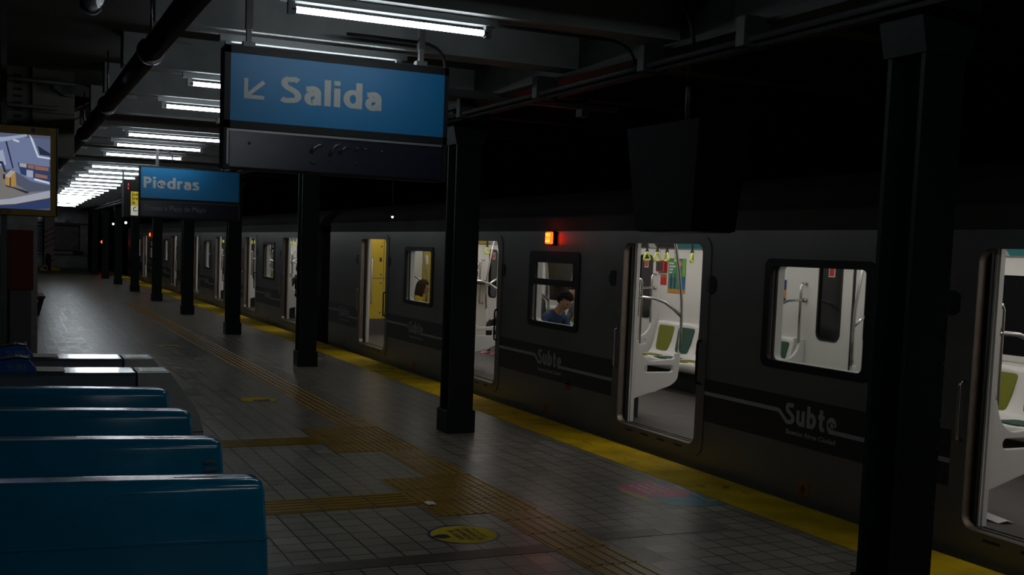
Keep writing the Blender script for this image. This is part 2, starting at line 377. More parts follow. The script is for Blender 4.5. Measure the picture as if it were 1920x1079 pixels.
def stroke_text(string, frame, H, t, m=None, mb=None, width=None, gap=.13, d0=.0005, d1=.002):
    mb = mb or MB(); pen = 0; lines = []
    for c in string:
        g, adv = glyph(c, t); lines += [[(p[0]+pen, p[1]) for p in l] for l in g]; pen += adv+gap
    sx = (width/((pen-gap)*H)) if width else 1.0; h = t/2
    for k, l in enumerate(lines):
        l = [p for i, p in enumerate(l) if i == 0 or (Vector(p)-Vector(l[i-1])).length > 1e-4]; n = len(l); A, B = [], []; cl = n > 8 and (Vector(l[0])-Vector(l[-1])).length < 1e-3
        for i, p in enumerate(l):
            a = Vector(l[i-1]) if i else (Vector(l[-2]) if cl else Vector(p)); b_ = Vector(l[i+1]) if i < n-1 else (Vector(l[1]) if cl else Vector(p)); q = (b_-a).normalized()
            nn = Vector((-q.y, q.x))
            if 0 < i < n-1:
                u = (Vector(p)-a).normalized(); nn = nn/max(.5, abs(nn.dot(Vector((-u.y, u.x)))))
            A.append((p[0]+nn.x*h, p[1]+nn.y*h)); B.append((p[0]-nn.x*h, p[1]-nn.y*h))
        dd = d1+.00008*(k % 5)
        for i in range(n-1):
            mb.prism([(q[0]*H*sx, q[1]*H) for q in (A[i], A[i+1], B[i+1], B[i])], frame, d0, dd, m)
    return mb

FR_SIDE = lambda y, z=0, x=5.834: (Vector((x, y, z)), Vector((0, -1, 0)), Vector((0, 0, 1)), Vector((-1, 0, 0)))   # faces the platform
FR_FRONT = lambda x, y, z=0: (Vector((x, y, z)), Vector((1, 0, 0)), Vector((0, 0, 1)), Vector((0, -1, 0)))          # faces the camera side
FR_YZ = (Vector((0, 0, 0)), Vector((0, 1, 0)), Vector((0, 0, 1)), Vector((1, 0, 0)))
FR_XZ = (Vector((0, 0, 0)), Vector((1, 0, 0)), Vector((0, 0, 1)), Vector((0, -1, 0)))
FR_FLOOR = lambda x, y, z=0, ax=(1, 0, 0), ay=(0, 1, 0): (Vector((x, y, z)), Vector(ax), Vector(ay), Vector((0, 0, 1)))

# ================================================================== THE STATION
EDGE, XT = 5.71, 5.834          # platform edge, side of the train
Y_END = 67.0
b = MB(); b.box(-7, 5.17, -8, Y_END, -.3, 0); struct('floor', b, 'floor_tiles')
b = MB(); b.box(5.17, EDGE, -8, Y_END, -.3, .003); struct('trim_1', b, 'yellow_paint')
b = MB(); b.box(EDGE-.12, EDGE-.02, -8, Y_END, -1.2, -.3); struct('wall_platform_edge', b, 'concrete_dark')
b = MB(); b.box(EDGE-.2, 13, -9, 110, -1.4, -1.2); struct('ground', b, 'concrete_dark')

# plain floor tiles in odd colours (repairs in the tiling)
def floor_patch(name, poly, m, z=.0025):
    b = MB(); b.prism(poly, FR_FLOOR(0, 0, 0), -.002, z, m); return struct(name, b)
floor_patch('trim_2', [(1.3, 6.18), (3.24, 6.18), (3.24, 6.36), (1.3, 6.36)], 'brown_tile')
floor_patch('trim_3', [(3.64, 6.34), (4.15, 6.34), (4.15, 6.51), (3.64, 6.51)], 'brown_tile')
floor_patch('trim_4', [(4.16, 6.34), (4.68, 6.34), (4.68, 6.51), (4.16, 6.51)], 'grey_plain_tile')

# tactile paving: ribbed guide tiles and dotted pads
def ribbed(name, x0, x1, y0, y1, along):
    b = MB(); b.mi('tactile_yellow'); b.box(x0, x1, y0, y1, -.002, .004)
    n = 5; wd = (x1-x0) if along == 'Y' else (y1-y0)
    q = y0 if along == 'Y' else x0
    while q < (y1 if along == 'Y' else x1):
        if along == 'Y': b.box(x0, x1, q-.005, q+.005, .001, .0046, 'black_rubber')
        else: b.box(q-.005, q+.005, y0, y1, .001, .0046, 'black_rubber')
        q += .4
    for k in range(n):
        c = wd*(k+.5)/n
        if along == 'Y':
            L = .4; q = y0
            while q < y1-.05:
                b.box(x0+c-.014, x0+c+.014, q+.012, min(q+L, y1)-.012, .004, .009, bevel=.003, seg=1); q += L
        else:
            L = .4; q = x0
            while q < x1-.05:
                b.box(q+.012, min(q+L, x1)-.012, y0+c-.014, y0+c+.014, .004, .009, bevel=.003, seg=1); q += L
    return struct(name, b, 'tactile_yellow')
def dotted(name, x0, x1, y0, y1):
    b = MB(); b.mi('tactile_yellow'); b.box(x0, x1, y0, y1, -.002, .004); P = .062
    for q in [y0+.44*k for k in range(1, 3)]: b.box(x0, x1, q-.005, q+.005, .001, .0046, 'black_rubber')
    nx, ny = int((x1-x0)/P), int((y1-y0)/P)
    for i in range(nx):
        for j in range(ny):
            cx, cy = x0+(i+.5)*(x1-x0)/nx, y0+(j+.5)*(y1-y0)/ny
            b.cyl((cx, cy, .003), (cx, cy, .0095), .02, r1=.013, seg=7)
    return struct(name, b, 'tactile_yellow')
ribbed('trim_5', 3.235, 3.635, 3.0, 7.25, 'Y'); ribbed('trim_6', 3.235, 3.635, 8.57, 9.8, 'Y'); ribbed('trim_7', 3.235, 3.635, 11.14, 34.6, 'Y')
dotted('trim_8', 2.83, 3.635, 7.25, 8.57); dotted('trim_9', 2.81, 3.635, 9.8, 11.14)
ribbed('trim_10', .9, 2.83, 7.63, 8.06, 'X'); ribbed('trim_11', .9, 2.81, 10.28, 10.67, 'X')

# ceiling: slab, transverse joists (one over every lamp), edge girder on the columns, track vault
TUBE_Y = [6.66, 8.13, 10.3, 12.2, 15.88, 17.75, 19.9, 23.6, 25.5, 27.4, 29.3, 31.4, 33.3, 35.5, 37.4, 39.4, 41.6, 43.6, 45.8, 47.8, 50.0, 53.0, 56.0]
TUBE_X = [1.59, 1.49, 1.55, 1.57, 1.56, 1.58, 1.6, 1.64, 1.7, 1.62, 1.66, 1.67, 1.74, 1.71, 1.72, 1.76, 1.77, 1.78, 1.78, 1.8, 1.85, 1.9, 1.95]
TUBE_L = 1.21; TUBE_Z = 3.29
b = MB(); b.box(-7, 4.25, -8, Y_END, 3.66, 3.8); struct('ceiling', b, 'concrete_ceiling')
b = MB()
JY = TUBE_Y + [14.1, 21.75, 4.76, 2.68, .6, -1.4, -3.3, -5.2, 59, 62, 65]
for y in JY:
    b.prism([(.95, 3.665), (.95, 3.38), (4.22, 3.38), (4.22, 3.665)], FR_XZ, -(y+.13), -(y-.13))
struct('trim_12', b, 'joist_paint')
b = MB(); b.box(4.2, 4.48, -8, Y_END, 3.32, 3.8)
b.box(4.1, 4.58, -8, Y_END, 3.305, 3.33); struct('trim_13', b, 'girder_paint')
b = MB(); b.box(4.48, 13, -8, Y_END, 3.72, 3.85)
for k in range(-1, 34): b.box(4.48, 13, k*2-.12, k*2+.12, 3.45, 3.72)
struct('trim_14', b, 'concrete_dark')
b = MB(); b.box(12.6, 12.8, -9, 110, -1.3, 4); struct('wall_right', b, 'concrete_dark')
b = MB(); b.box(4.45, 13, Y_END, Y_END+.3, 3.0, 4); b.box(5.3, 5.5, Y_END, 110, -1.3, 4); b.box(5.3, 12.8, 109.8, 110, -1.3, 4); b.box(5.3, 12.8, Y_END, 110, 3.5, 3.7)
struct('wall_tunnel', b, 'concrete_dark')
# left side: wall beside the platform beyond the gates, curved cove above it, panelled bulkhead over the gates
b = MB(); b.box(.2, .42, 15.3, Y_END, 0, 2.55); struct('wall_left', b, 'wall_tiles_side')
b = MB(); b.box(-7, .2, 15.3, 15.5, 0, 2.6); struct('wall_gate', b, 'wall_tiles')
b = MB(); n = 10; prof = [(.42+.85*(1-math.cos(a)), 2.5+1.16*math.sin(a)) for a in [math.pi/2*k/n for k in range(n+1)]]
b.grid([[(x, y, z) for x, z in prof] for y in (15.3, 30, 48, Y_END)]); struct('trim_15', b, 'concrete_ceiling')
b = MB(); b.box(-7, .72, 13.0, 13.25, 2.75, 3.7); b.box(-7, .42, 13.25, 15.4, 2.55, 2.75); struct('trim_16', b, 'cream_panels')
b = MB(); b.box(-7.2, -7, -8, 15.5, -.3, 3.8); struct('wall_far_left', b, 'concrete_dark')
b = MB(); b.box(-7.2, 13, -8.3, -8, -1.4, 3.8); struct('wall_back', b, 'concrete_dark')
b = MB(); b.box(.2, 4.45, Y_END, Y_END+.3, -.3, 3.8); struct('wall_end', b, 'wall_tiles')
b = MB()
for x0, x1, z0, z1 in ((.42, 4.45, 0, .12), (.42, 4.45, .78, .88), (.42, 4.45, 2.5, 2.62)): b.box(x0, x1, Y_END-.04, Y_END, z0, z1)
struct('baseboard_end', b, 'post_dark')

# ------------------------------------------------------------------ steel columns
ORD = ['first', 'second', 'third', 'fourth', 'fifth', 'sixth', 'seventh', 'eighth', 'ninth', 'tenth', 'eleventh', 'twelfth', 'thirteenth', 'fourteenth', 'fifteenth', 'sixteenth', 'seventeenth', 'eighteenth', 'nineteenth', 'twentieth', 'twenty-first', 'twenty-second', 'twenty-third']
colY = [4.42, 10.73, 17.1, 23.2, 29.35, 35.55, 41.75, 48.0, 54.15, 60.5]
colL = ['first dark green steel column from the camera, before the wide car window',
        'second dark green steel column from the camera, beside the large exit sign',
        'third dark green steel column, in front of the gap between two cars',
        'fourth dark green steel column, under the end of the station name sign',
        'dark green steel column fifth from the camera, beyond the one under the station name sign',
        'sixth dark green steel column from the camera',
        'seventh dark green steel column from the camera',
        'dark green steel column eighth from the camera', 'dark green steel column ninth from the camera', 'tenth and last dark green steel column of the row']
def make_column(x, y, label):
    t = thing('steel_column', label, 'column', (x, y, 0), 'steel columns along the platform'); t['kind'] = 'thing'
    b = MB(); wd, dp = .135, .13
    b.prism([(-wd, -dp), (wd, -dp), (wd, -dp+.028), (.03, -dp+.034), (.03, dp-.034), (wd, dp-.028), (wd, dp), (-wd, dp), (-wd, dp-.028), (-.03, dp-.034), (-.03, -dp+.034), (-wd, -dp+.028)], FR_FLOOR(x, y), 0, 3.3)
    for k in range(19):
        for sx in (-.115, .115):
            b.sphere((x+sx, y-dp-.001, .35+k*.15), .011, seg=6)
    obj('shaft', b, 'column_green', t)
    b = MB(); b.box(x-.16, x+.16, y-.155, y+.155, 0, .24, bevel=.012); obj('plinth', b, 'column_green', t)
    b = MB(); b.prism([(-.15, 2.98), (.15, 2.98), (.2, 3.2), (.2, 3.303), (-.2, 3.303), (-.2, 3.2)], FR_FRONT(x, y), -.15, .15); obj('capital', b, 'column_green', t)
    return t
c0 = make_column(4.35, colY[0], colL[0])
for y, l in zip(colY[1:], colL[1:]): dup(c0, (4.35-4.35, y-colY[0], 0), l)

# ------------------------------------------------------------------ fluorescent lights
UNSEEN_Y = [2.68, .6, -1.4, -3.3, -5.2]  # unseen tubes above and behind the camera, added to light the barriers' fronts
def make_light(x, y, label):
    t = thing('ceiling_light', label, 'ceiling light', (x+.6, y, 3.38), 'fluorescent tubes along the platform')
    b = MB(); b.box(x-.09, x+TUBE_L+.09, y-.035, y+.035, 3.335, 3.381)
    for e in (x-.03, x+TUBE_L+.03): b.box(e-.02, e+.02, y-.02, y+.02, 3.262, 3.34)
    obj('housing', b, 'alu_trim', t)
    b = MB(); b.cyl((x, y, TUBE_Z), (x+TUBE_L, y, TUBE_Z), .0185, seg=14); obj('tube', b, 'tube_light', t, label='glowing white tube')
    for e in (x-.028, x+TUBE_L):
        b = MB(); b.cyl((e, y, TUBE_Z), (e+.028, y, TUBE_Z), .021, seg=14); obj('end_cap', b, 'black_plastic', t)
    return t
l0 = make_light(TUBE_X[0], TUBE_Y[0], 'glowing fluorescent tube light in front of the large blue exit sign, first of the row')
for k in range(1, len(TUBE_Y)):
    lab = 'glowing fluorescent tube light just behind the top of the large blue exit sign' if k == 1 else 'glowing fluorescent tube light under the platform ceiling, %s in the row from the camera' % ORD[k]
    if k == len(TUBE_Y)-1: lab = 'last glowing fluorescent tube light of the platform row, before the end wall'
    dup(l0, (TUBE_X[k]-TUBE_X[0], TUBE_Y[k]-TUBE_Y[0], -.02 if k == 1 else 0), lab)

for y, l in zip(UNSEEN_Y, ['unseen fluorescent tube light out of frame, %s of five' % q for q in ORD[:5]]): dup(l0, (0, y-TUBE_Y[0], 0), l)
# ------------------------------------------------------------------ pipes, conduits and brackets
t = thing('ceiling_pipe', 'thick dark maroon pipe running along under the platform ceiling', 'pipe', (.9, 9, 3.05))
PX, PZ, PR = .905, 3.11, .07
b = MB(); b.cyl((PX-.04, 1.5, PZ), (PX+.1, 64, PZ), PR, seg=24); obj('pipe_run', b, 'pipe_maroon', t)
for y in (4.2, 7.6, 10.9, 14.2, 17.6, 21, 24.4, 27.8, 31.2, 34.6):
    b = MB(); x = PX-.04+.14*(y-1.5)/62.5
    b.cyl((x, y-.04, PZ), (x, y+.04, PZ), PR+.018, seg=24); b.cyl((x, y, PZ+PR), (x, y, 3.6), .008, seg=8); b.box(x-.02, x+.26, y+.05, y+.07, PZ+.08, PZ+.11)
    obj('pipe_clamp', b, 'pipe_maroon', t)
t = thing('pipe_stub', 'short bright metal duct stub under the ceiling beside the maroon pipe', 'pipe', (.4, 7.2, 3.3))
b = MB(); b.cyl((.5, 5.0, 3.32), (.5, 7.35, 3.32), .06, seg=18); obj('duct', b, 'steel_tube', t); b = MB(); b.cyl((.5, 7.3, 3.32), (.5, 7.4, 3.32), .068, seg=18); b.box(.48, .52, 7.1, 7.14, 3.38, 3.67); obj('end_collar', b, 'post_dark', t)
t = thing('conduit_run', 'pair of grey conduits with brackets along the platform edge girder', 'conduit', (4.3, 8, 3.3))
for dx, dz, r in ((0, 0, .017), (.07, -.012, .024), (.13, .005, .015)):
    b = MB(); b.cyl((3.99+dx, -2, 3.2+dz), (3.99+dx, 60, 3.2+dz), r, seg=10); obj('conduit', b, 'conduit_grey', t)
for y in (5.5, 6.62, 8.28, 9.95, 12.0, 14.1):
    b = MB(); b.box(3.95, 4.14, y-.045, y+.045, 3.16, 3.34, bevel=.005, seg=1); obj('bracket', b, 'girder_paint', t)
def arc_pts(p, q, r_in, turn):
    return p
def conduit(name, label, pts, r, m):
    b = MB(); b.tube(pts, r, seg=8); o = obj(name, b, m); return tag(o, label, 'conduit')
def bend(a, c, d, n=6):
    return [tuple((Vector(a)*(1-t)**2+Vector(c)*2*t*(1-t)+Vector(d)*t**2)) for t in [k/n for k in range(n+1)]]
conduit('cable_conduit', 'thin black conduit across the ceiling in front of the first tube light', [(2.2, 6.05, 3.64)]+bend((3.75, 6.05, 3.6), (3.98, 6.05, 3.5), (4.0, 6.05, 3.24)), .012, 'black_plastic')
conduit('cable_conduit', 'thin black conduit running from the first tube light to the edge girder', [(2.85, 6.75, 3.37)]+bend((3.75, 6.75, 3.37), (3.97, 6.75, 3.37), (3.98, 6.75, 3.23)), .011, 'black_plastic')
conduit('cable_conduit', 'thin pale conduit bent down in front of the sixth and seventh tube lights', [(1.2, 18.6, 3.34), (2.28, 18.6, 3.34)]+bend((2.28, 18.6, 3.34), (2.5, 18.6, 3.34), (2.5, 18.6, 3.16)), .014, 'conduit_light')
t = thing('cable_trunking', 'grey box trunking reaching from the large exit sign over the track', 'trunking', (3.2, 9.3, 3.3))
b = MB(); b.prism([(2.9, 3.27), (2.9, 3.335), (5.35, 3.335), (5.35, 3.27)], FR_XZ, -9.42, -9.34); obj('channel', b, 'conduit_grey', t)
b = MB(); b.box(4.95, 5.03, 9.32, 9.44, 3.2, 3.36); b.box(4.97, 5.0, 9.36, 9.4, 3.3, 3.75); obj('hanger', b, 'conduit_grey', t)
t = thing('junction_box', 'small beige junction box under the dark ceiling joist', 'junction box', (2.45, 14.0, 3.36))
b = MB(); b.box(2.38, 2.62, 13.9, 13.97, 3.33, 3.4, bevel=.008); obj('housing', b, 'lid_paper', t)
for x in (2.42, 2.56):
    b = MB(); b.box(x-.03, x+.03, 13.885, 13.9, 3.335, 3.395); obj('cover', b, 'paper_white', t)
t = thing('emergency_light', 'small pale twin emergency lamp box on the panelled bulkhead', 'lamp', (.55, 12.98, 3.3))
b = MB(); b.prism(rpoly([(.5, 3.46), (.52, 3.53), (.64, 3.5), (.71, 3.51), (.71, 3.38), (.62, 3.385)], .01), FR_XZ, -13.0, -12.9); obj('housing', b, 'conduit_grey', t)
for x, z in ((.625, 3.465), (.68, 3.465), (.625, 3.415), (.68, 3.415)):
    b = MB(); b.cyl((x, 12.89, z), (x, 12.905, z), .022, seg=12); obj('lens', b, 'post_dark', t)
t = thing('cable_tray', 'dim cream cable ladder with slots climbing the bulkhead panels', 'cable tray', (.2, 12.9, 3.2))
b = MB()
for x in (.02, .3): b.box(x, x+.02, 12.9, 13.0, 2.78, 3.66)
b.box(.02, .32, 12.97, 12.99, 2.78, 3.66); obj('rail', b, 'cream_panels', t)
for k in range(11):
    b = MB(); b.box(.12, .2, 12.955, 12.97, 2.85+k*.07, 2.875+k*.07); obj('slot_strip', b, 'black_plastic', t)
conduit('cable_conduit', 'dark horizontal conduit across the bulkhead panels, upper of two', [(-.6, 12.86, 3.52), (.72, 12.86, 3.51)], .025, 'post_dark')
conduit('cable_conduit', 'dark horizontal conduit across the bulkhead panels, lower of two', [(-.6, 12.86, 3.25), (.55, 12.86, 3.24)], .022, 'post_dark')

# ------------------------------------------------------------------ the large blue exit sign
SY = 7.6
t = thing('exit_sign', 'large hanging blue sign reading Salida with a diagonal arrow', 'sign', (2.14, SY, 3.2))
b = MB(); b.box(1.345, 2.935, SY, SY+.16, 2.39, 3.205, bevel=.01); b.box(1.345, 1.385, SY-.012, SY, 2.39, 3.205); b.box(2.905, 2.935, SY-.012, SY, 2.39, 3.205)
b.box(1.345, 2.935, SY-.012, SY, 3.155, 3.205); b.box(1.345, 2.935, SY-.012, SY, 2.66, 2.71); obj('frame', b, 'black_plastic', t)
p = MB(); p.prism(rrect(1.385, 2.905, 2.708, 3.157, .012), FR_FRONT(0, SY), .001, .006); bp = obj('blue_panel', p, 'sign_blue', t, label='blue upper panel')
L = stroke_text('Salida', FR_FRONT(1.722, SY-.006, 2.858), .172, .19, 'sign_white', width=.712, gap=.095); obj('lettering', L, None, bp, label='white word Salida')
b = MB(); fr = FR_FRONT(1.475, SY-.006, 2.862); T = .026
b.prism([(0, 0), (.135, 0), (.135, T), (T, T), (T, .135), (0, .135)], fr, 0, .0015)
b.prism([(T*.4, T*1.1), (T*1.1, T*.4), (.142, .108), (.142-T*.75, .108+T*.75)], fr, 0, .0016); obj('arrow', b, 'sign_white', bp, label='white arrow pointing down left')
b = MB(); b.prism(rrect(1.37, 2.895, 2.405, 2.655, .01), FR_FRONT(0, SY), .001, .004, 'sign_navy')
lp = obj('navy_panel', b, None, t, label='dark navy lower panel with peeling film')
b = MB(); b.box(1.37, 2.895, SY-.014, SY, 2.64, 2.655); b.box(1.365, 1.377, SY-.014, SY, 2.42, 2.655); obj('trim_strip', b, 'alu_trim', t, label='pale metal edging')
def blister(x0, z0, pts, r):
    b.tube([(x0+px, SY-.004, z0+pz) for px, pz in pts], r, seg=8)
for x0, pts, r in ((1.96, [(-.02, -.03), (0, .0), (.03, .02), (.05, .02)], .011), (2.09, [(-.02, -.04), (0, 0), (.02, .025), (.05, .03)], .009), (2.17, [(-.03, -.02), (0, .01), (.03, .025)], .009),
                   (2.27, [(-.02, 0), (.0, .018), (.02, .02)], .006), (2.32, [(-.01, .018), (.03, .016)], .005), (2.44, [(0, 0), (.012, .02)], .007), (1.95, [(-.01, -.085), (.02, -.09)], .008), (2.07, [(-.01, -.07), (.0, -.06)], .006), (2.25, [(0, -.08), (.012, -.072)], .007), (2.36, [(-.005, -.075), (.006, -.07)], .005), (1.51, [(0, -.0), (.012, .004)], .008)):
    b = MB(); blister(x0, 2.565, [(px*1.15, pz*1.15) for px, pz in pts], r*1.35); obj('blister', b, 'sign_blister', lp)
for x in (1.515, 2.745):
    b = MB(); b.box(x-.016, x+.016, SY+.05, SY+.09, 3.2, 3.33); b.box(x-.04, x+.04, SY+.04, SY+.1, 3.2, 3.245); hg = obj('hanger', b, 'hanger_grey', t)
    b = MB(); b.box(x-.022, x+.022, SY+.045, SY+.095, 3.33, 3.67); obj('hanger_rod', b, 'post_dark', t)
b = MB(); b.tube([(2.2, SY+.1, 3.385), (2.75, SY+.1, 3.385)]+bend((2.75, SY+.1, 3.385), (2.95, SY+.1, 3.385), (2.95, SY+.1, 3.2))+[(2.95, SY+.1, 2.95)], .012, seg=8); obj('feed_conduit', b, 'black_plastic', t)

# ------------------------------------------------------------------ the station name sign
SY = 18.0
t = thing('station_sign', 'hanging blue station sign reading Piedras above a dark destination panel', 'sign', (2.7, SY, 3.1))
b = MB(); b.box(1.93, 3.475, SY, SY+.15, 2.225, 3.02, bevel=.01); obj('frame', b, 'black_plastic', t)
p = MB(); p.prism(rrect(1.95, 3.445, 2.53, 2.998, .012), FR_FRONT(0, SY), .001, .006); bp = obj('blue_panel', p, 'sign_blue', t, label='blue upper panel')
obj('lettering', stroke_text('Piedras', FR_FRONT(1.99, SY-.006, 2.683), .17, .19, 'sign_white', width=.83, gap=.09), None, bp, label='white word Piedras')
b = MB(); b.prism(rrect(1.955, 3.45, 2.25, 2.49, .01), FR_FRONT(0, SY), .001, .005); lp = obj('navy_panel', b, 'sign_navy', t, label='dark destination panel')
obj('lettering', text_mb('Trenes a Plaza de Mayo', .115, FR_FRONT(2.0, SY-.006, 2.345), bold=.004, width=.93, m='sign_dim_text'), None, lp, label='grey words Trenes a Plaza de Mayo')
b = MB(); b.box(1.955, 3.45, SY-.01, SY, 2.478, 2.49); b.box(3.44, 3.452, SY-.01, SY, 2.25, 2.49); obj('trim_strip', b, 'cabinet_grey', t)
for x in (2.2, 3.2):
    b = MB(); b.box(x-.02, x+.02, SY+.05, SY+.09, 3.01, 3.67); obj('hanger', b, 'post_dark', t)

# ------------------------------------------------------------------ countdown board behind the station sign
SY = 24.2
t = thing('countdown_board', 'slim hanging board with red digits and yellow notice, behind the station sign', 'sign', (2.9, SY, 3.2))
b = MB(); b.box(2.3, 3.6, SY, SY+.12, 2.33, 3.1, bevel=.01); obj('housing', b, 'black_plastic', t)
b = MB(); b.box(2.26, 2.3, SY+.02, SY+.07, 2.33, 3.67); obj('pole', b, 'post_dark', t)
b = MB(); b.prism([(2.37, 2.97), (2.39, 2.97), (2.39, 3.03), (2.37, 3.03)], FR_FRONT(0, SY), .001, .004); b.prism([(2.37, 2.9), (2.39, 2.9), (2.39, 2.95), (2.37, 2.95)], FR_FRONT(0, SY), .001, .004); obj('digit', b, 'led_red', t, label='red lit digit')
b = MB(); b.box(2.43, 2.8, SY-.006, SY, 2.58, 2.86); nb = obj('notice', b, 'lit_yellow', t, label='lit yellow notice')
for k, s in enumerate(('Jue', 'tre', 'la')):
    obj('lettering', text_mb(s, .1, FR_FRONT(2.45, SY-.007, 2.775-k*.085), bold=.02, m='sticker_black'), None, nb)
b = MB(); b.box(2.43, 2.8, SY-.006, SY, 2.37, 2.575); wb = obj('notice', b, 'lit_white', t, label='lit white notice')
b = MB(); b.tube([(2.52+.04*math.cos(a), SY-.008, 2.5+.04*math.sin(a)) for a in [k*math.pi/6 for k in range(2, 12)]], .008, seg=6); obj('emblem', b, 'sticker_black', wb)

# ------------------------------------------------------------------ CCTV monitor in the yellow frame
SY = 9.0
t = thing('monitor', 'wall monitor in a yellow frame showing a station camera view', 'monitor', (.0, SY, 0))
b = MB(); b.box(-.75, .385, SY+.002, SY+.1, 2.035, 2.7, bevel=.01); obj('housing', b, 'black_plastic', t)
b = MB()
plate([(-.74, 2.04), (.37, 2.04), (.37, 2.69), (-.74, 2.69)], [[(-.68, 2.085), (.333, 2.085), (.333, 2.632), (-.68, 2.632)]], FR_FRONT(0, SY), -.002, .012, 'frame_yellow', mb=b); fy = obj('yellow_frame', b, None, t, label='dark yellow frame')
obj('lettering', text_mb('POLICÍA', .043, FR_FRONT(.068, SY-.0125, 2.047), bold=.01, align='RIGHT', m='sticker_black'), None, fy)
b = MB(); b.prism(rpoly([(.2, 2.683), (.2, 2.66), (.215, 2.642), (.23, 2.66), (.23, 2.683)], .006), FR_FRONT(0, SY), .012, .0135); text_mb('POLICÍA', .022, FR_FRONT(.24, SY-.0125, 2.665), bold=.01, m=None, mb=b); text_mb('DE LA CIUDAD', .0135, FR_FRONT(.24, SY-.0125, 2.648), bold=.01, mb=b); obj('emblem', b, 'sticker_black', fy)
b = MB(); b.box(.0, .04, SY+.03, SY+.07, 0, 2.05); b.box(-.1, .14, SY-.03, SY+.13, 0, .02); b.box(.0, .04, SY+.03, SY+.07, 2.69, 3.67); obj('pole', b, 'post_dark', t, label='dark floor-to-ceiling pole')
pb = MB(); ly = [0]
def S2(px, py):   # a point of the picture on the screen, from its place in the photographed screen
    return (-.01+(px-2)/(94-2)*.345-.003*0, 2.64-(py-250-(px-2)*.075)/(144)*.56)
def scr(pts, m):
    ly[0] += 1; d = .0005*ly[0]
    pb.prism([S2(*p) for p in pts], FR_FRONT(0, SY), d, d+.0004, m)
pb.prism([(-.68, 2.085), (.333, 2.085), (.333, 2.632), (-.68, 2.632)], FR_FRONT(0, SY), -.001, .0003, 'screen_grey')
scr([(-90, 246), (12, 255), (40, 260), (90, 268), (93, 352), (60, 345), (22, 320), (-90, 330)], 'screen_wall')
scr([(-90, 240), (52, 254), (40, 262), (12, 268), (-90, 280)], 'screen_wall2'); scr([(-60, 262), (12, 260), (50, 255), (52, 259), (12, 268), (-60, 275)], 'screen_pale')
scr([(-90, 330), (10, 318), (20, 348), (60, 345), (93, 354), (93, 372), (-90, 384)], 'screen_floor')
scr([(30, 335), (93, 354), (93, 362), (56, 364), (32, 350)], 'screen_grey')
scr([(-90, 382), (20, 376), (93, 362), (93, 372), (30, 386), (-90, 390)], 'screen_pale'); scr([(-90, 386), (30, 381), (93, 370), (93, 376), (30, 386), (-90, 390)], 'screen_cream')
scr([(-90, 390), (30, 386), (93, 376), (93, 396), (-90, 402)], 'screen_navy')
scr([(12, 268), (15, 268), (27, 318), (25, 320)], 'screen_dark'); scr([(26, 264), (36, 267), (37, 271), (26, 267)], 'screen_line')
scr([(54, 255), (60, 262), (72, 296), (93, 300), (93, 303), (70, 299)], 'screen_line'); scr([(62, 262), (93, 266), (93, 297), (74, 293)], 'screen_wall2'); scr([(70, 277), (93, 292), (93, 297), (74, 294)], 'screen_dark')
scr([(34, 308), (93, 318), (93, 348), (40, 330)], 'screen_navy'); scr([(37, 309), (50, 311), (50, 318), (38, 316)], 'screen_cream'); scr([(52, 312), (64, 314), (64, 321), (53, 319)], 'screen_brown'); scr([(65, 314), (90, 319), (90, 325), (66, 322)], 'screen_brown')
scr([(50, 322), (62, 324), (62, 337), (50, 335)], 'screen_pale'); scr([(66, 329), (88, 334), (88, 340), (66, 336)], 'screen_brown'); scr([(64, 338), (92, 346), (92, 350), (64, 342)], 'screen_line')
scr([(11, 333), (22, 322), (30, 325), (32, 352), (21, 354), (12, 348)], 'screen_orange'); scr([(11, 333), (22, 322), (30, 325), (20, 337)], 'screen_cream'); scr([(20, 336), (22, 336), (22, 353), (20, 353)], 'screen_dark')
scr([(8, 330), (12, 330), (12, 340), (8, 338)], 'screen_dark'); scr([(12, 350), (56, 364), (50, 367), (32, 356), (14, 353)], 'screen_dark')
scr([(-10, 290), (8, 284), (14, 312), (-10, 316)], 'screen_pale'); scr([(-10, 303), (8, 306), (14, 326), (10, 326), (5, 310), (-10, 308)], 'screen_dark')
obj('screen', pb, None, t, label='lit camera picture of a station hall')

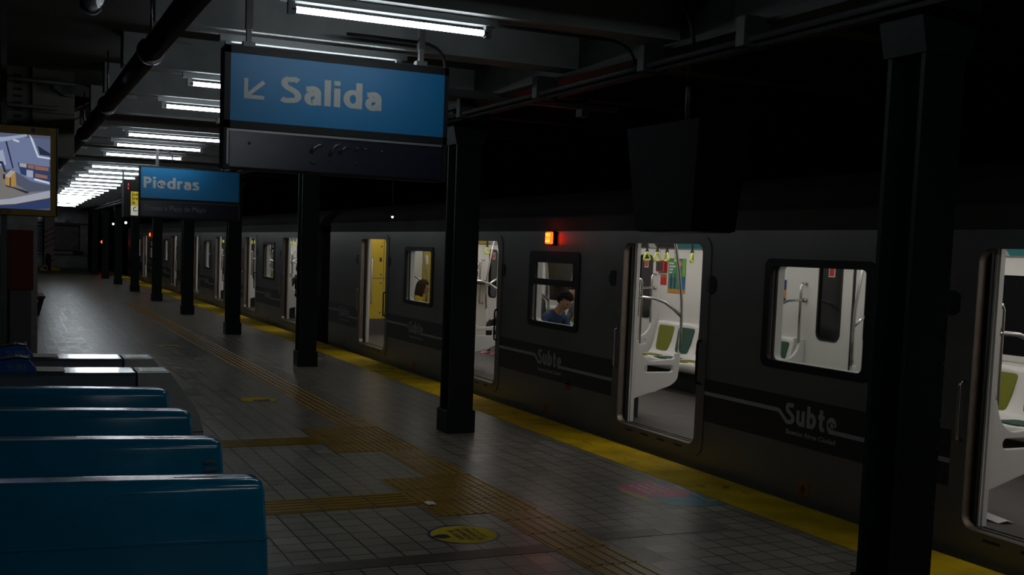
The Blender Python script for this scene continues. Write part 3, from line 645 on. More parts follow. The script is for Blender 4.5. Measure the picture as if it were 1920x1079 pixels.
# ------------------------------------------------------------------ gates: four blue fibreglass barriers
def make_barrier(y, label):
    t = thing('gate_barrier', label, 'barrier', (-.5, y+.1, 0), 'blue gate barriers')
    b = MB()
    secs = [(0, -.012, .05), (.845, 0, .014), (.85, 0, .012), (1.024, .008, .002), (1.028, .009, .001), (1.04, .014, -.002), (1.05, .024, -.009), (1.056, .036, -.02), (1.0585, .05, -.033), (1.059, .06, -.045)]   # z, side inset, end overhang
    def ring(z, ins, ov):
        x1 = .855+ov; y0, y1 = y+ins, y+.19-ins; r = .028; out = []
        for cx, cy, a0 in ((x1-r, y1-r, 0), (x1-r, y0+r, 270)):
            rng = range(5)
            for k in rng:
                a = math.radians(a0+90-90*k/4) if False else math.radians(a0+90*(k/4))
                out.append((cx+r*math.cos(a), cy+r*math.sin(a)))
        # order: lower corner first, then upper corner
        lo = out[5:]; hi = out[:5]
        pts = [(-2.2, y0)]+lo+hi+[(-2.2, y1)]
        return [(px, py, z+(.03*(.85-px) if z > .5 else 0)) for px, py in pts]
    rings = [ring(*q) for q in secs]
    vs = [[b.bm.verts.new(p) for p in r] for r in rings]; n = len(vs[0])
    for k in range(len(vs)-1):
        for j in range(n):
            f = b.bm.faces.new((vs[k][j], vs[k][(j+1) % n], vs[k+1][(j+1) % n], vs[k+1][j])); f.smooth = True
    b.bm.faces.new(vs[-1]); b.bm.faces.new(vs[0][::-1])
    for k in (1,):
        for e in b.bm.edges:
            pass
    sh = obj('shell', b, 'blue_fibreglass', t)
    b = MB(); b.prism([(-2.2, .935), (.862, .845), (.866, .853), (-2.2, .943)], FR_FRONT(0, y-.001), -.001, .003); obj('seam', b, 'blue_fibreglass', t)
    b = MB(); b.prism([(.55, 1.0685), (.7, 1.064), (.7, 1.0645), (.55, 1.069)], FR_FRONT(0, y+.09), -.004, .004); obj('slot', b, 'black_plastic', t)
    return t
bl = ['first blue fibreglass gate barrier, in front of the other three', 'second blue fibreglass gate barrier, with pale scuffs on its end', 'blue fibreglass gate barrier third from the camera', 'blue fibreglass gate barrier beside the grey gate cabinets']
g0 = make_barrier(3.88, bl[0])
for y, l in zip((4.72, 5.55, 6.38), bl[1:]): dup(g0, (0, y-3.88, 0), l)
o = [c for c in COL.objects if c.get('label') == bl[1]][0]
b = MB()
for k in range(9):
    z = .7+k*.033; b.prism(rpoly([(.79+random.uniform(-.02, .02), z), (.83+random.uniform(-.01, .02), z+.004), (.82, z+.018), (.8+random.uniform(-.02, .01), z+.02)], .006), FR_FRONT(0, 4.715), 0, .002)
obj('scuff', b, 'scuff_white', o)

# ------------------------------------------------------------------ gates: two grey cabinets with card readers
def make_gate(y0, label):
    y1 = y0+.31; t = thing('gate_cabinet', label, 'turnstile', (0, y0+.15, 0), 'grey ticket gate cabinets')
    b = MB(); b.prism([(-2.2, 0), (.775, 0), (.775, 1.035), (-2.2, 1.06)], FR_FRONT(0, 0), -y1, -y0)
    b.box(-2.2, .775, y0-.006, y0, .945, .955); b.box(-2.2, .775, y0-.008, y0, 0, .94); obj('body', b, 'turnstile_dark', t)
    b = MB(); b.prism(rpoly([(-2.2, 1.06), (.775, 1.035), (.775, 1.052), (-2.2, 1.077)], .004), FR_FRONT(0, 0), -y1+.01, -y0+.004); obj('lid', b, 'turnstile_lid', t, label='glossy dark lid')
    b = MB(); b.prism([(.79, 0), (1.2, 0), (1.2, .66), (1.175, .76), (1.14, .83), (.985, 1.05), (.79, 1.05)], FR_FRONT(0, 0), -y1, -y0)
    cap = obj('end_housing', b, 'turnstile_grey', t, label='pale grey sloping end')
    b = MB(); b.box(.81, .965, y0+.05, y1-.06, 1.05, 1.053, 'screen_green'); b.box(.83, .92, y0+.09, y1-.1, 1.053, 1.0545, 'screen_yellow'); obj('display', b, None, cap, label='green and yellow display')
    b = MB(); b.box(1.12, 1.201, y0-.002, y1+.002, .655, .66); obj('joint', b, 'black_plastic', cap)
    b = MB(); b.prism([(.2, 1.0655), (.36, 1.062), (.36, 1.064), (.2, 1.0675)], FR_FRONT(0, 0), -y1+.05, -y0+.001); obj('instruction_card', b, 'lid_paper', t, label='yellowed instruction card')
    b = MB(); b.prism([(-.3, 1.06), (.195, 1.055), (.19, 1.085), (.155, 1.135), (.1, 1.145), (-.3, 1.09)], FR_FRONT(0, 0), -y0-.12, -y0+.004)
    rd = obj('card_reader', b, 'reader_blue', t, label='blue card reader')
    b = MB(); b.prism([(.155, 1.137), (.1, 1.147), (-.3, 1.092), (-.3, 1.1), (.1, 1.157), (.16, 1.146)], FR_FRONT(0, 0), -y0-.12, -y0+.006, 'black_plastic')
    for x in (.083, .152): b.box(x-.006, x+.006, y0-.005, y0+.02, 1.14, 1.168, 'sign_white', bevel=.003, seg=1)
    obj('reader_cover', b, None, rd)
    obj('lettering', text_mb('SUBE', .052, FR_FRONT(.032, y0-.0055, 1.075), bold=.0, sx=1.0, m='reader_text'), None, rd, label='pale letters SUBE')
    return t
make_gate(7.33, 'grey ticket gate cabinet with a blue card reader, beside the blue barriers')
make_gate(8.19, 'grey ticket gate cabinet with a blue card reader, farther of the two')

# ------------------------------------------------------------------ floor stickers and scraps
def sticker(x, y, label, kind):
    t = thing('floor_sticker', label, 'floor sticker', (x, y, 0))
    b = MB(); n = 40; circ = lambda r: [(x+r*math.cos(2*math.pi*k/n), y+r*math.sin(2*math.pi*k/n)) for k in range(n)]
    b.prism(circ(.245), FR_FLOOR(0, 0), .0005, .0012, 'sticker_navy'); b.prism(circ(.235), FR_FLOOR(0, 0), .0012, .0015, 'sticker_blue'); b.prism(circ(.224), FR_FLOOR(0, 0), .0015, .0018, 'sticker_yellow'); obj('disc', b, None, t)
    if kind == 0:
        b = MB()
        for k, (s, sz, bo) in enumerate((('INSTALAMOS', .042, 0), ('CÁMARAS DE', .056, .03), ('SEGURIDAD', .056, .03), ('EN SUBTE', .056, .03))):
            text_mb(s, sz, FR_FLOOR(x+.1-k*.058, y+.0, .002, (0, -1, 0), (1, 0, 0)), d=.0004, bold=bo, align='CENTER', thick=.0003, mb=b, m='sticker_black')
        obj('lettering', b, None, t)
        b = MB(); b.prism(rpoly([(.0, .05), (-.05, .04), (-.05, -.03), (0, -.08), (.05, -.03), (.05, .04)], .02), FR_FLOOR(x-.155, y-.01, 0, (0, -1, 0), (1, 0, 0)), .0018, .0024); obj('shield_emblem', b, 'sticker_navy', t, label='navy shield emblem')
    else:
        b = MB(); b.prism(rpoly([(-.08, .0), (.13, .02), (.1, -.17), (-.05, -.2), (-.1, -.1)], .02), FR_FLOOR(x, y), .0018, .0024); obj('shield_emblem', b, 'sticker_navy', t)
sticker(2.82, 6.745, 'round yellow floor sticker with black lettering about cameras, below the dotted pad', 0)
sticker(2.85, 13.4, 'round yellow floor sticker beside the tactile path, beyond the dotted pads', 1)
sticker(2.72, 20.5, 'small faint round yellow floor sticker farther along the platform', 1)
b = MB()
b.prism(rpoly([(5.168, 7.06), (5.168, 7.9), (5.09, 7.94), (4.72, 7.89), (4.63, 7.81), (4.55, 7.63), (4.57, 7.39), (4.67, 7.2), (4.78, 7.07)], .05), FR_FLOOR(0, 0), .0005, .001, 'mural_yellow')
b.prism([(5.168, 7.03), (5.168, 7.9), (5.09, 7.94), (4.78, 7.9), (4.66, 7.4), (4.68, 7.15), (4.75, 7.07), (5.0, 7.02)], FR_FLOOR(0, 0), .001, .0013, 'mural_teal')
b.prism([(5.0, 7.93), (4.72, 7.89), (4.64, 7.81), (4.66, 7.42), (4.85, 7.36), (5.04, 7.34), (5.1, 7.5), (5.06, 7.75)], FR_FLOOR(0, 0), .0013, .0016, 'mural_pink')
b.prism([(5.12, 7.72), (5.14, 7.72), (5.1, 7.24), (5.085, 7.24)], FR_FLOOR(0, 0), .0013, .0018, 'mural_white')
b.prism([(5.1+.055*math.cos(k*math.pi/8), 7.17+.055*math.sin(k*math.pi/8)) for k in range(16)], FR_FLOOR(0, 0), .0013, .0018, 'mural_yellow'); b.prism([(5.15+.02*math.cos(k*math.pi/6), 7.83+.04*math.sin(k*math.pi/6)) for k in range(12)], FR_FLOOR(0, 0), .0013, .0018, 'mural_yellow')
for k in range(4):
    pts = [(4.98-k*.075+random.uniform(-.006, .006), 7.83-j*.024+random.uniform(-.006, .006), .0018) for j in range(14)]
    for j in range(13):
        p, q = pts[j], pts[j+1]; b.prism([(p[0]-.009, p[1]), (p[0]+.012, p[1]), (q[0]+.012, q[1]), (q[0]-.009, q[1])] if j % 4 != 3 else [(p[0], p[1]), (p[0]+.02, p[1]), (p[0]+.02, p[1]-.006), (p[0], p[1]-.006)], FR_FLOOR(0, 0), .0016, .0019, 'mural_white')
tag(obj('floor_decal', b), 'pink and teal floor decal beside the yellow platform edge', 'floor decal')
b = MB(); b.grid([[(2.87, 7.66, .012), (2.9, 7.67, .02), (2.95, 7.66, .013)], [(2.87, 7.62, .014), (2.9, 7.62, .026), (2.94, 7.61, .014)], [(2.88, 7.58, .0105), (2.9, 7.57, .016), (2.94, 7.57, .011)]])
tag(obj('paper_scrap', b, 'paper_white'), 'small crumpled white paper scrap on the dotted tactile pad', 'paper')
b = MB(); b.grid([[(6.12, 5.6, .193), (6.18, 5.62, .22), (6.26, 5.6, .2)], [(6.12, 5.45, .21), (6.18, 5.45, .235), (6.25, 5.44, .205)], [(6.13, 5.3, .193), (6.19, 5.28, .21), (6.25, 5.28, .195)]])
tag(obj('paper_scrap', b, 'paper_white'), 'crumpled white paper lying on the floor of the subway car', 'paper')

# ------------------------------------------------------------------ left side: red cabinet, bench, end wall
t = thing('hose_cabinet', 'red cabinet mounted above a grey base by the tiled wall', 'cabinet', (.22, 15.1, 0))
b = MB(); b.box(.06, .365, 14.95, 15.3, 1.21, 1.95, bevel=.01); rb = obj('red_box', b, 'red_cabinet', t, label='red upper box')
b = MB(); b.box(.09, .335, 14.945, 14.95, 1.24, 1.92); obj('door', b, 'red_cabinet', rb)
b = MB(); b.box(.1, .34, 14.97, 15.3, 0, 1.21); obj('base', b, 'cabinet_grey', t, label='grey lower panel')
t = thing('bench', 'dark bench with slanted legs beyond the red hose cabinet', 'bench', (.65, 28.8, 0))
b = MB(); b.box(.43, .94, 28.0, 29.6, .42, .48, bevel=.015); obj('seat', b, 'red_cabinet', t)
b = MB(); b.prism([(.43, .55), (.43, .95), (.5, .95), (.53, .55)], FR_XZ, -29.6, -28.0); obj('backrest', b, 'wood_and_lit_brown', t)
for y in (28.15, 29.4):
    b = MB(); b.prism([(.92, .42), (.86, .42), (.74, 0), (.81, 0)], FR_XZ, -y-.03, -y+.03); b.box(.45, .86, y-.03, y+.03, .38, .42); obj('leg', b, 'black_plastic', t)
for x0, x1, z0, z1, m, l in ((.85, 2.08, 1.03, 2.36, 'poster_blue', 'dim bluish framed poster on the far end wall, above the red hose cabinet'), (2.62, 3.95, 1.1, 2.42, 'poster_red', 'dim reddish framed poster on the far end wall, beside the striped pillar')):
    t = thing('framed_poster', l, 'poster', ((x0+x1)/2, Y_END-.05, z0))
    b = MB(); plate([(x0-.08, z0-.08), (x1+.08, z0-.08), (x1+.08, z1+.08), (x0-.08, z1+.08)], [[(x0, z0), (x1, z0), (x1, z1), (x0, z1)]], FR_FRONT(0, Y_END-.045), 0, .03, mb=b); obj('frame', b, 'black_plastic', t)
    b = MB(); b.box(x0, x1, Y_END-.06, Y_END-.045, z0, z1); obj('print', b, m, t)
t = thing('striped_pillar', 'white pillar with red diagonal warning stripes before the far end wall', 'pillar', (2.4, 64.5, 0)); t['kind'] = 'thing'
b = MB(); b.box(2.1, 2.6, 64.3, 64.75, 0, 3.37); pl = obj('pillar_body', b, 'white_paint', t)
b = MB()
for k in range(4): b.prism([(2.1, 1.15+k*.28), (2.6, 1.43+k*.28), (2.6, 1.55+k*.28), (2.1, 1.27+k*.28)], FR_FRONT(0, 64.3), 0, .003)
for k in range(3): b.prism([(2.45, .45+k*.25), (2.6, .6+k*.25), (2.6, .7+k*.25), (2.45, .55+k*.25)], FR_FRONT(0, 64.3), 0, .003)
obj('warning_stripes', b, 'red_paint', pl)
b = MB(); b.box(1.85, 2.9, 64.1, 65.0, 0, .16, bevel=.03); obj('plinth', b, 'yellow_paint', t, label='yellow kerb')
t = thing('fire_hose_reel', 'red extinguisher trolley with a white wheel beside the striped pillar', 'extinguisher', (2.2, 63.7, 0))
b = MB(); b.cyl((2.28, 63.7, .05), (2.28, 63.7, .8), .13, seg=16); b.sphere((2.28, 63.7, .8), .13); obj('cylinder', b, 'red_cabinet', t)
b = MB(); b.tube([(2.1+.13*math.cos(k*math.pi/8), 63.6, .16+.13*math.sin(k*math.pi/8)) for k in range(16)], .022, closed=True, seg=8); obj('wheel', b, 'paper_white', t)
b = MB(); b.tube([(2.28, 63.58, .75), (2.2, 63.5, .5), (2.22, 63.55, .25)], .02, seg=6); obj('hose', b, 'black_plastic', t)
t = thing('wall_sign', 'small red sign low on the far end wall, under the reddish poster', 'sign', (3.9, Y_END-.02, .9))
b = MB(); b.box(3.65, 4.2, Y_END-.06, Y_END-.045, .85, 1.05); obj('plate', b, 'red_cabinet', t)

# ------------------------------------------------------------------ dark box hanging over the platform edge, tunnel lamps
t = thing('hanging_box', 'dark tapered box hanging from the girder over the platform edge', 'equipment box', (4.6, 6.9, 2.8))
b = MB()
A = [(4.33, 6.48, 2.1), (4.33, 7.22, 2.1), (4.7, 7.22, 2.1), (4.7, 6.48, 2.1)]; B2 = [(4.3, 6.4, 2.86), (4.3, 7.36, 2.86), (4.74, 7.36, 2.86), (4.74, 6.4, 2.86)]
va = [b.bm.verts.new(p) for p in A]; vb = [b.bm.verts.new(p) for p in B2]
b.bm.faces.new(va[::-1]); b.bm.faces.new(vb)
for k in range(4): b.bm.faces.new((va[k], va[(k+1) % 4], vb[(k+1) % 4], vb[k]))
obj('housing', b, 'box_black', t)
b = MB(); b.cyl((4.5, 6.85, 2.85), (4.5, 6.85, 3.34), .02, seg=10); obj('hanger', b, 'post_dark', t)
b = MB(); b.box(4.35, 4.68, 6.5, 7.2, 2.09, 2.1); obj('lit_underside', b, 'wood_and_lit_brown', t)  # brown sheet paints the warm light on the box's underside
for x, y, z, r, l in ((5.18, 60, 2.59, .05, 'small white tunnel lamp beyond the platform end, the lower one'), (5.5, 57, 2.64, .055, 'small white tunnel lamp beyond the platform end, the higher one'), (5.3, 15.85, 2.36, .015, 'tiny white lamp hanging over the platform edge above the first subway car')):
    t = thing('tunnel_lamp', l, 'lamp', (x, y, z)); b = MB(); b.sphere((x, y, z), r, seg=10); obj('bulb', b, 'lamp_white', t)
    b = MB(); b.box(x-.04, x+.04, y-.02, y+.02, z+r*.8, z+r*1.4) if x < 12 else b.box(x, x+.06, y-.05, y+.05, z-.06, z+.06); b.cyl((x, y, z+r), (x, y, 3.7), .006, seg=6) if x < 12 else None; obj('holder', b, 'post_dark', t)
t = thing('signal_lamp', 'small red signal lamp at the far end of the platform', 'signal', (5.14, 66, 0))
b = MB(); b.box(5.05, 5.25, 66.02, 66.2, 1.5, 1.78, bevel=.02); b.cyl((5.15, 66.1, 0), (5.15, 66.1, 1.5), .03, seg=8); obj('housing', b, 'black_plastic', t)
b = MB(); b.cyl((5.14, 66.0, 1.63), (5.14, 66.03, 1.63), .085, seg=16); obj('lens', b, 'signal_red', t, label='lit red lens')

# ================================================================== THE TRAIN
XIN, XF = 5.96, 8.27      # inside faces of the near and the far car walls
mir = lambda x: XIN+XF-x
ZD0, ZD1, DW = .178, 2.04, 1.44
def rep(o, delta, parent):
    """a copy of part o (and its sub-parts) moved by delta, under parent"""
    c = o.copy(); COL.objects.link(c); c.parent = parent
    c.location = wpos(o)+Vector(delta)-wpos(parent)
    for ch in list(o.children):
        d = ch.copy(); COL.objects.link(d); d.parent = c
    return c

def seat_bench(t, y0, y1, side, n):
    """row of n moulded white seats with lime and green back cushions; side 'far' or 'near'"""
    X = (lambda x: x) if side == 'far' else mir
    b = MB(); pit = (y1-y0)/n
    prof = [(8.27, .5), (8.2, .44), (7.86, .46), (7.78, .5), (7.765, .58), (7.8, .615), (7.95, .6), (8.06, .61), (8.1, .66), (8.15, .8), (8.19, 1.0), (8.2, 1.04), (8.27, 1.05)]
    rows = []; m = n*8
    for k in range(m+1):
        y = y0+(y1-y0)*k/m; ph = (k % 8)/8; g = .5-.5*math.cos(2*math.pi*ph)
        row = []
        for i, (x, z) in enumerate(prof):
            dx = dz = 0
            if 5 <= i <= 7: dz = -.018*g
            if 8 <= i <= 10: dx = .022*g
            row.append((X(x+dx), y, z+dz))
        rows.append(row)
    b.grid(rows)
    for y in (y0, y1):
        b.prism([(X(x), z) for x, z in prof], FR_XZ, -y-.012, -y+.012)
    o = obj('seat_bench', b, 'white_plastic', t)
    b = MB(); b.box(min(X(8.05), X(8.27)), max(X(8.05), X(8.27)), y0, y1, .19, .46); obj('kick_panel', b, 'recess_dark', o)
    for k in range(n):
        c = y0+pit*(k+.5); mm = 'lime_cushion' if (n-1-k) % 2 == 0 else 'green_cushion'
        poly = rpoly([(-.145, .0), (.145, .0), (.19, .34), (-.19, .34)], .045)
        ln = Vector((X(8.19)-X(8.11), 0, .34)).normalized(); org = Vector((X(8.118), c, .66)); N = Vector((0, 1, 0)).cross(ln); N = N if (N.x < 0) == (side == 'far') else -N
        b = MB(); b.prism(poly, (org, Vector((0, 1, 0)), ln, N), -.01, .012); obj('back_cushion', b, mm, o)
        b = MB(); b.prism(rpoly([(c-.19, X(7.79)), (c+.19, X(7.79)), (c+.16, X(8.05)), (c-.16, X(8.05))], .04), (Vector((0, 0, .585)), Vector((0, 1, 0)), Vector((1, 0, 0)), Vector((0, 0, 1))), 0, .022 if k % 2 else .024); obj('seat_pad', b, mm, o)

def partition(t, y, side, flip=False):
    X = (lambda x: x) if side == 'near' else mir
    out = rpoly([(5.96, .42), (6.44, .555), (6.52, .62), (6.545, .9), (6.49, .9), (6.47, .84), (6.16, .815), (6.06, .9), (6.02, 1.04), (5.96, 1.04)], [.002, .07, .07, .01, .01, .03, .08, .08, .01, .002])
    slot = rrect(6.1, 6.46, .702, .775, .035)
    b = MB(); plate([(X(px), pz) for px, pz in out], [[(X(px), pz) for px, pz in slot]], FR_XZ, -y-.022, -y+.022, bevel=.007, mb=b)
    for f in b.bm.faces: f.smooth = False
    o = obj('partition', b, 'white_plastic', t)
    b = MB(); b.tube([(X(6.38), y, 2.29), (X(6.425), y, 2.06), (X(6.49), y, 1.75), (X(6.535), y, 1.45), (X(6.545), y, 1.2), (X(6.53), y, .885)], .0165, seg=12)
    b.tube([(X(5.96), y, 1.48), (X(6.05), y, 1.485), (X(6.2), y, 1.475), (X(6.33), y, 1.435), (X(6.45), y, 1.36), (X(6.54), y, 1.29)], .0165, seg=12); b.cyl((X(5.96), y, 1.48), (X(6.0), y, 1.483), .028, seg=12)
    b.tube([(X(5.965), y, 1.67), (X(6.02), y, 1.67), (X(6.035), y, 1.64), (X(6.035), y, 1.0)], .0165, seg=12)
    obj('grab_rail', b, 'steel_tube', o)

def door_module(t, yr):
    """everything that belongs to one doorway whose right edge (nearer the camera) is at yr"""
    yl = yr+DW; parts = []
    n0 = set(t.children)
    b = MB(); op = rrect(yr, yl, ZD0, ZD1, .1); plate(rrect(yr-.12, yl+.12, ZD0-.1, ZD1+.075, .14), [rrect(yr+.012, yl-.012, ZD0+.004, ZD1-.001, .09)], FR_YZ, 5.826, 5.838, mb=b); obj('door_frame', b, 'steel_body', t)
    b = MB(); plate(op, [rrect(yr+.012, yl-.012, ZD0+.004, ZD1-.001, .09)], FR_YZ, 5.839, 5.9, mb=b); obj('door_jamb', b, 'steel_brown', t, label='brownish worn metal jamb')
    b = MB(); b.box(5.902, 5.933, yl-.045, yl+.62, ZD0+.01, ZD1+.02); obj('door_leaf', b, 'black_rubber', t, label='black edge of the open door leaf')
    b = MB(); b.box(5.902, 5.933, yr-.62, yr+.03, ZD0+.01, ZD1+.02); obj('door_leaf', b, 'black_rubber', t)
    b = MB(); b.box(5.84, 5.97, yr+.01, yl-.01, .15, .178)
    for k in range(3): b.box(5.85+k*.04, 5.865+k*.04, yr+.01, yl-.01, .178, .184)
    sill = obj('door_sill', b, 'sill_steel', t)
    b = MB(); b.box(5.95, 5.99, yl-.075, yl-.03, .19, 2.08); b.box(5.95, 5.99, yr+.02, yl-.03, 2.075, 2.1); obj('inner_door_post', b, 'white_lining', t, label='white inner door post')
    for k in range(4):
        b = MB(); b.box(5.824, 5.828, yr+.2+k*.3, yr+.34+k*.3, .128, .148, bevel=.001, seg=1); obj('drain_slot', b, 'recess_dark', t)
    for y in (yl+.04, yr-.035):
        b = MB(); b.tube([(5.834, y, 1.16), (5.79, y, 1.15), (5.785, y, 1.12), (5.785, y, .8), (5.79, y, .77), (5.834, y, .76)], .012, seg=8); obj('door_handle', b, 'steel_bright' if y > yl else 'black_plastic', t)
    for y in (yl+.2, yr-.14):
        b = MB(); b.cyl((5.829, y, 1.67), (5.838, y, 1.67), .085, seg=24)
        for k in range(7): b.box(5.825, 5.83, y-.06, y+.06, 1.61+k*.02, 1.618+k*.02)
        obj('speaker_grille', b, 'black_plastic', t)
    for y in (yl-.045, yr-.06): partition(t, y, 'near')
    for y in (yl+.06, yr+.06): partition(t, y, 'far')
    # closed door leaves on the far side
    for a, c in ((yr, yr+DW/2-.025), (yr+DW/2+.025, yl)):
        mid = (a+c)/2; wn = rrect(mid-.185, mid+.185, 1.06, 1.93, .09)
        b = MB(); plate([(a, .2), (c, .2), (c, 2.05), (a, 2.05)], [wn], FR_YZ, XF-.012, XF+.03, mb=b); lf = obj('far_door_leaf', b, 'white_lining', t)
        b = MB(); plate(rrect(mid-.195, mid+.195, 1.05, 1.94, .095), [rrect(mid-.175, mid+.175, 1.07, 1.92, .08)], FR_YZ, XF-.018, XF+.0, mb=b); obj('window_seal', b, 'black_rubber', lf)
        b = MB(); plate(wn, [], FR_YZ, XF+.004, XF+.01, mb=b); obj('window_glass', b, 'black_gloss', lf)
        b = MB(); b.box(XF-.002, XF+.003, mid-.05, mid+.05, 1.76, 1.88, 'ad_white'); b.box(XF-.0035, XF-.002, mid-.04, mid+.04, 1.77, 1.87, 'ad_red'); obj('warning_sticker', b, None, lf)
    b = MB(); b.box(XF-.006, XF+.02, yr+DW/2-.025, yr+DW/2+.025, .2, 2.05); obj('far_door_seal', b, 'black_rubber', t)
    return [c for c in t.children if c not in n0]

def window_module(t, c, two):
    n0 = set(t.children); hw = .565
    fr = rrect(c-.645, c+.645, 1.03, 1.93, .07)
    holes = [rrect(c-hw, c+hw, 1.09, 1.866, .05)] if not two else [rrect(c-hw, c+hw, 1.095, 1.53, .04), rrect(c-.49, c+.49, 1.605, 1.795, .012)]
    b = MB(); plate(fr, holes, FR_YZ, 5.822, 5.85, mb=b); f = obj('window_frame', b, 'black_plastic', t)
    for h in holes:
        b = MB(); b.prism(h, FR_YZ, 5.84, 5.844); obj('pane', b, 'clear_glass', f)
    b = MB(); plate(rrect(c-hw-.03, c+hw+.03, 1.06, 1.9, .06), [rrect(c-hw-.004, c+hw+.004, 1.084, 1.872, .05)], FR_YZ, 5.905, XIN+.012, mb=b); obj('window_reveal', b, 'white_lining', t)
    return [q for q in t.children if q not in n0]

def logo_module(t, c, y0, y1, small=True):
    """stripe with the logo on the black band, panel from y0 (near) to y1 (far)"""
    n0 = set(t.children); b = MB(); F = FR_SIDE(0, 0, 5.834); P = lambda y, z: (-y, z)
    zu, zl, th = .6865, .604, .0165; s = c+.33
    def seg(pts):
        up = [(-y, z) for y, z in pts]; n = len(up); L = []; R_ = []
        for k, p in enumerate(up):
            a = Vector(up[max(0, k-1)]); q = Vector(up[min(n-1, k+1)]); d = (q-a).normalized(); nn = Vector((-d.y, d.x))*th
            L.append((p[0]+nn.x, p[1]+nn.y)); R_.append((p[0]-nn.x, p[1]-nn.y))
        b.prism(L+R_[::-1], F, .002, .0045)
    seg([(y1, zu), (s+.08, zu), (s+.055, zu-.004), (s+.035, zu-.02), (s-.03, .617), (s-.05, .606), (s-.09, .6035)])
    seg([(c-.22, .604), (c-.3, .604), (y0, zl)])
    stroke_text('Subte', FR_SIDE(c+.305, .59, 5.834), .171, .2, None, b, width=.61, d0=.001, d1=.004)
    obj('stripe_logo', b, 'stripe_grey', t, label='grey stripe running into the word Subte')
    if small: obj('small_lettering', text_mb('Buenos Aires Ciudad', .055, FR_SIDE(c+.29, .51, 5.834), d=.003, bold=.02, width=.59), 'stripe_grey', t, label='small grey words Buenos Aires Ciudad')
    return [q for q in t.children if q not in n0]

def strap_at(t, x, y, rot, proto=None):
    s = MB(); s.box(x-.012, x+.012, y-.003, y+.003, 1.965, 2.16); s.box(x-.017, x+.017, y-.006, y+.006, 1.955, 1.985); o = obj('hanging_strap', s, 'strap_black', t)
    b = MB(); ca, sa = math.cos(rot), math.sin(rot)
    pts = rpoly([(0, 1.975), (-.054, 1.868), (.054, 1.868)], .035, n=4); b.tube([(x+px*ca, y+px*sa, pz) for px, pz in pts], .0115, closed=True, seg=8); obj('handle', b, 'lime_strap', o, label='lime green ring')
    return o

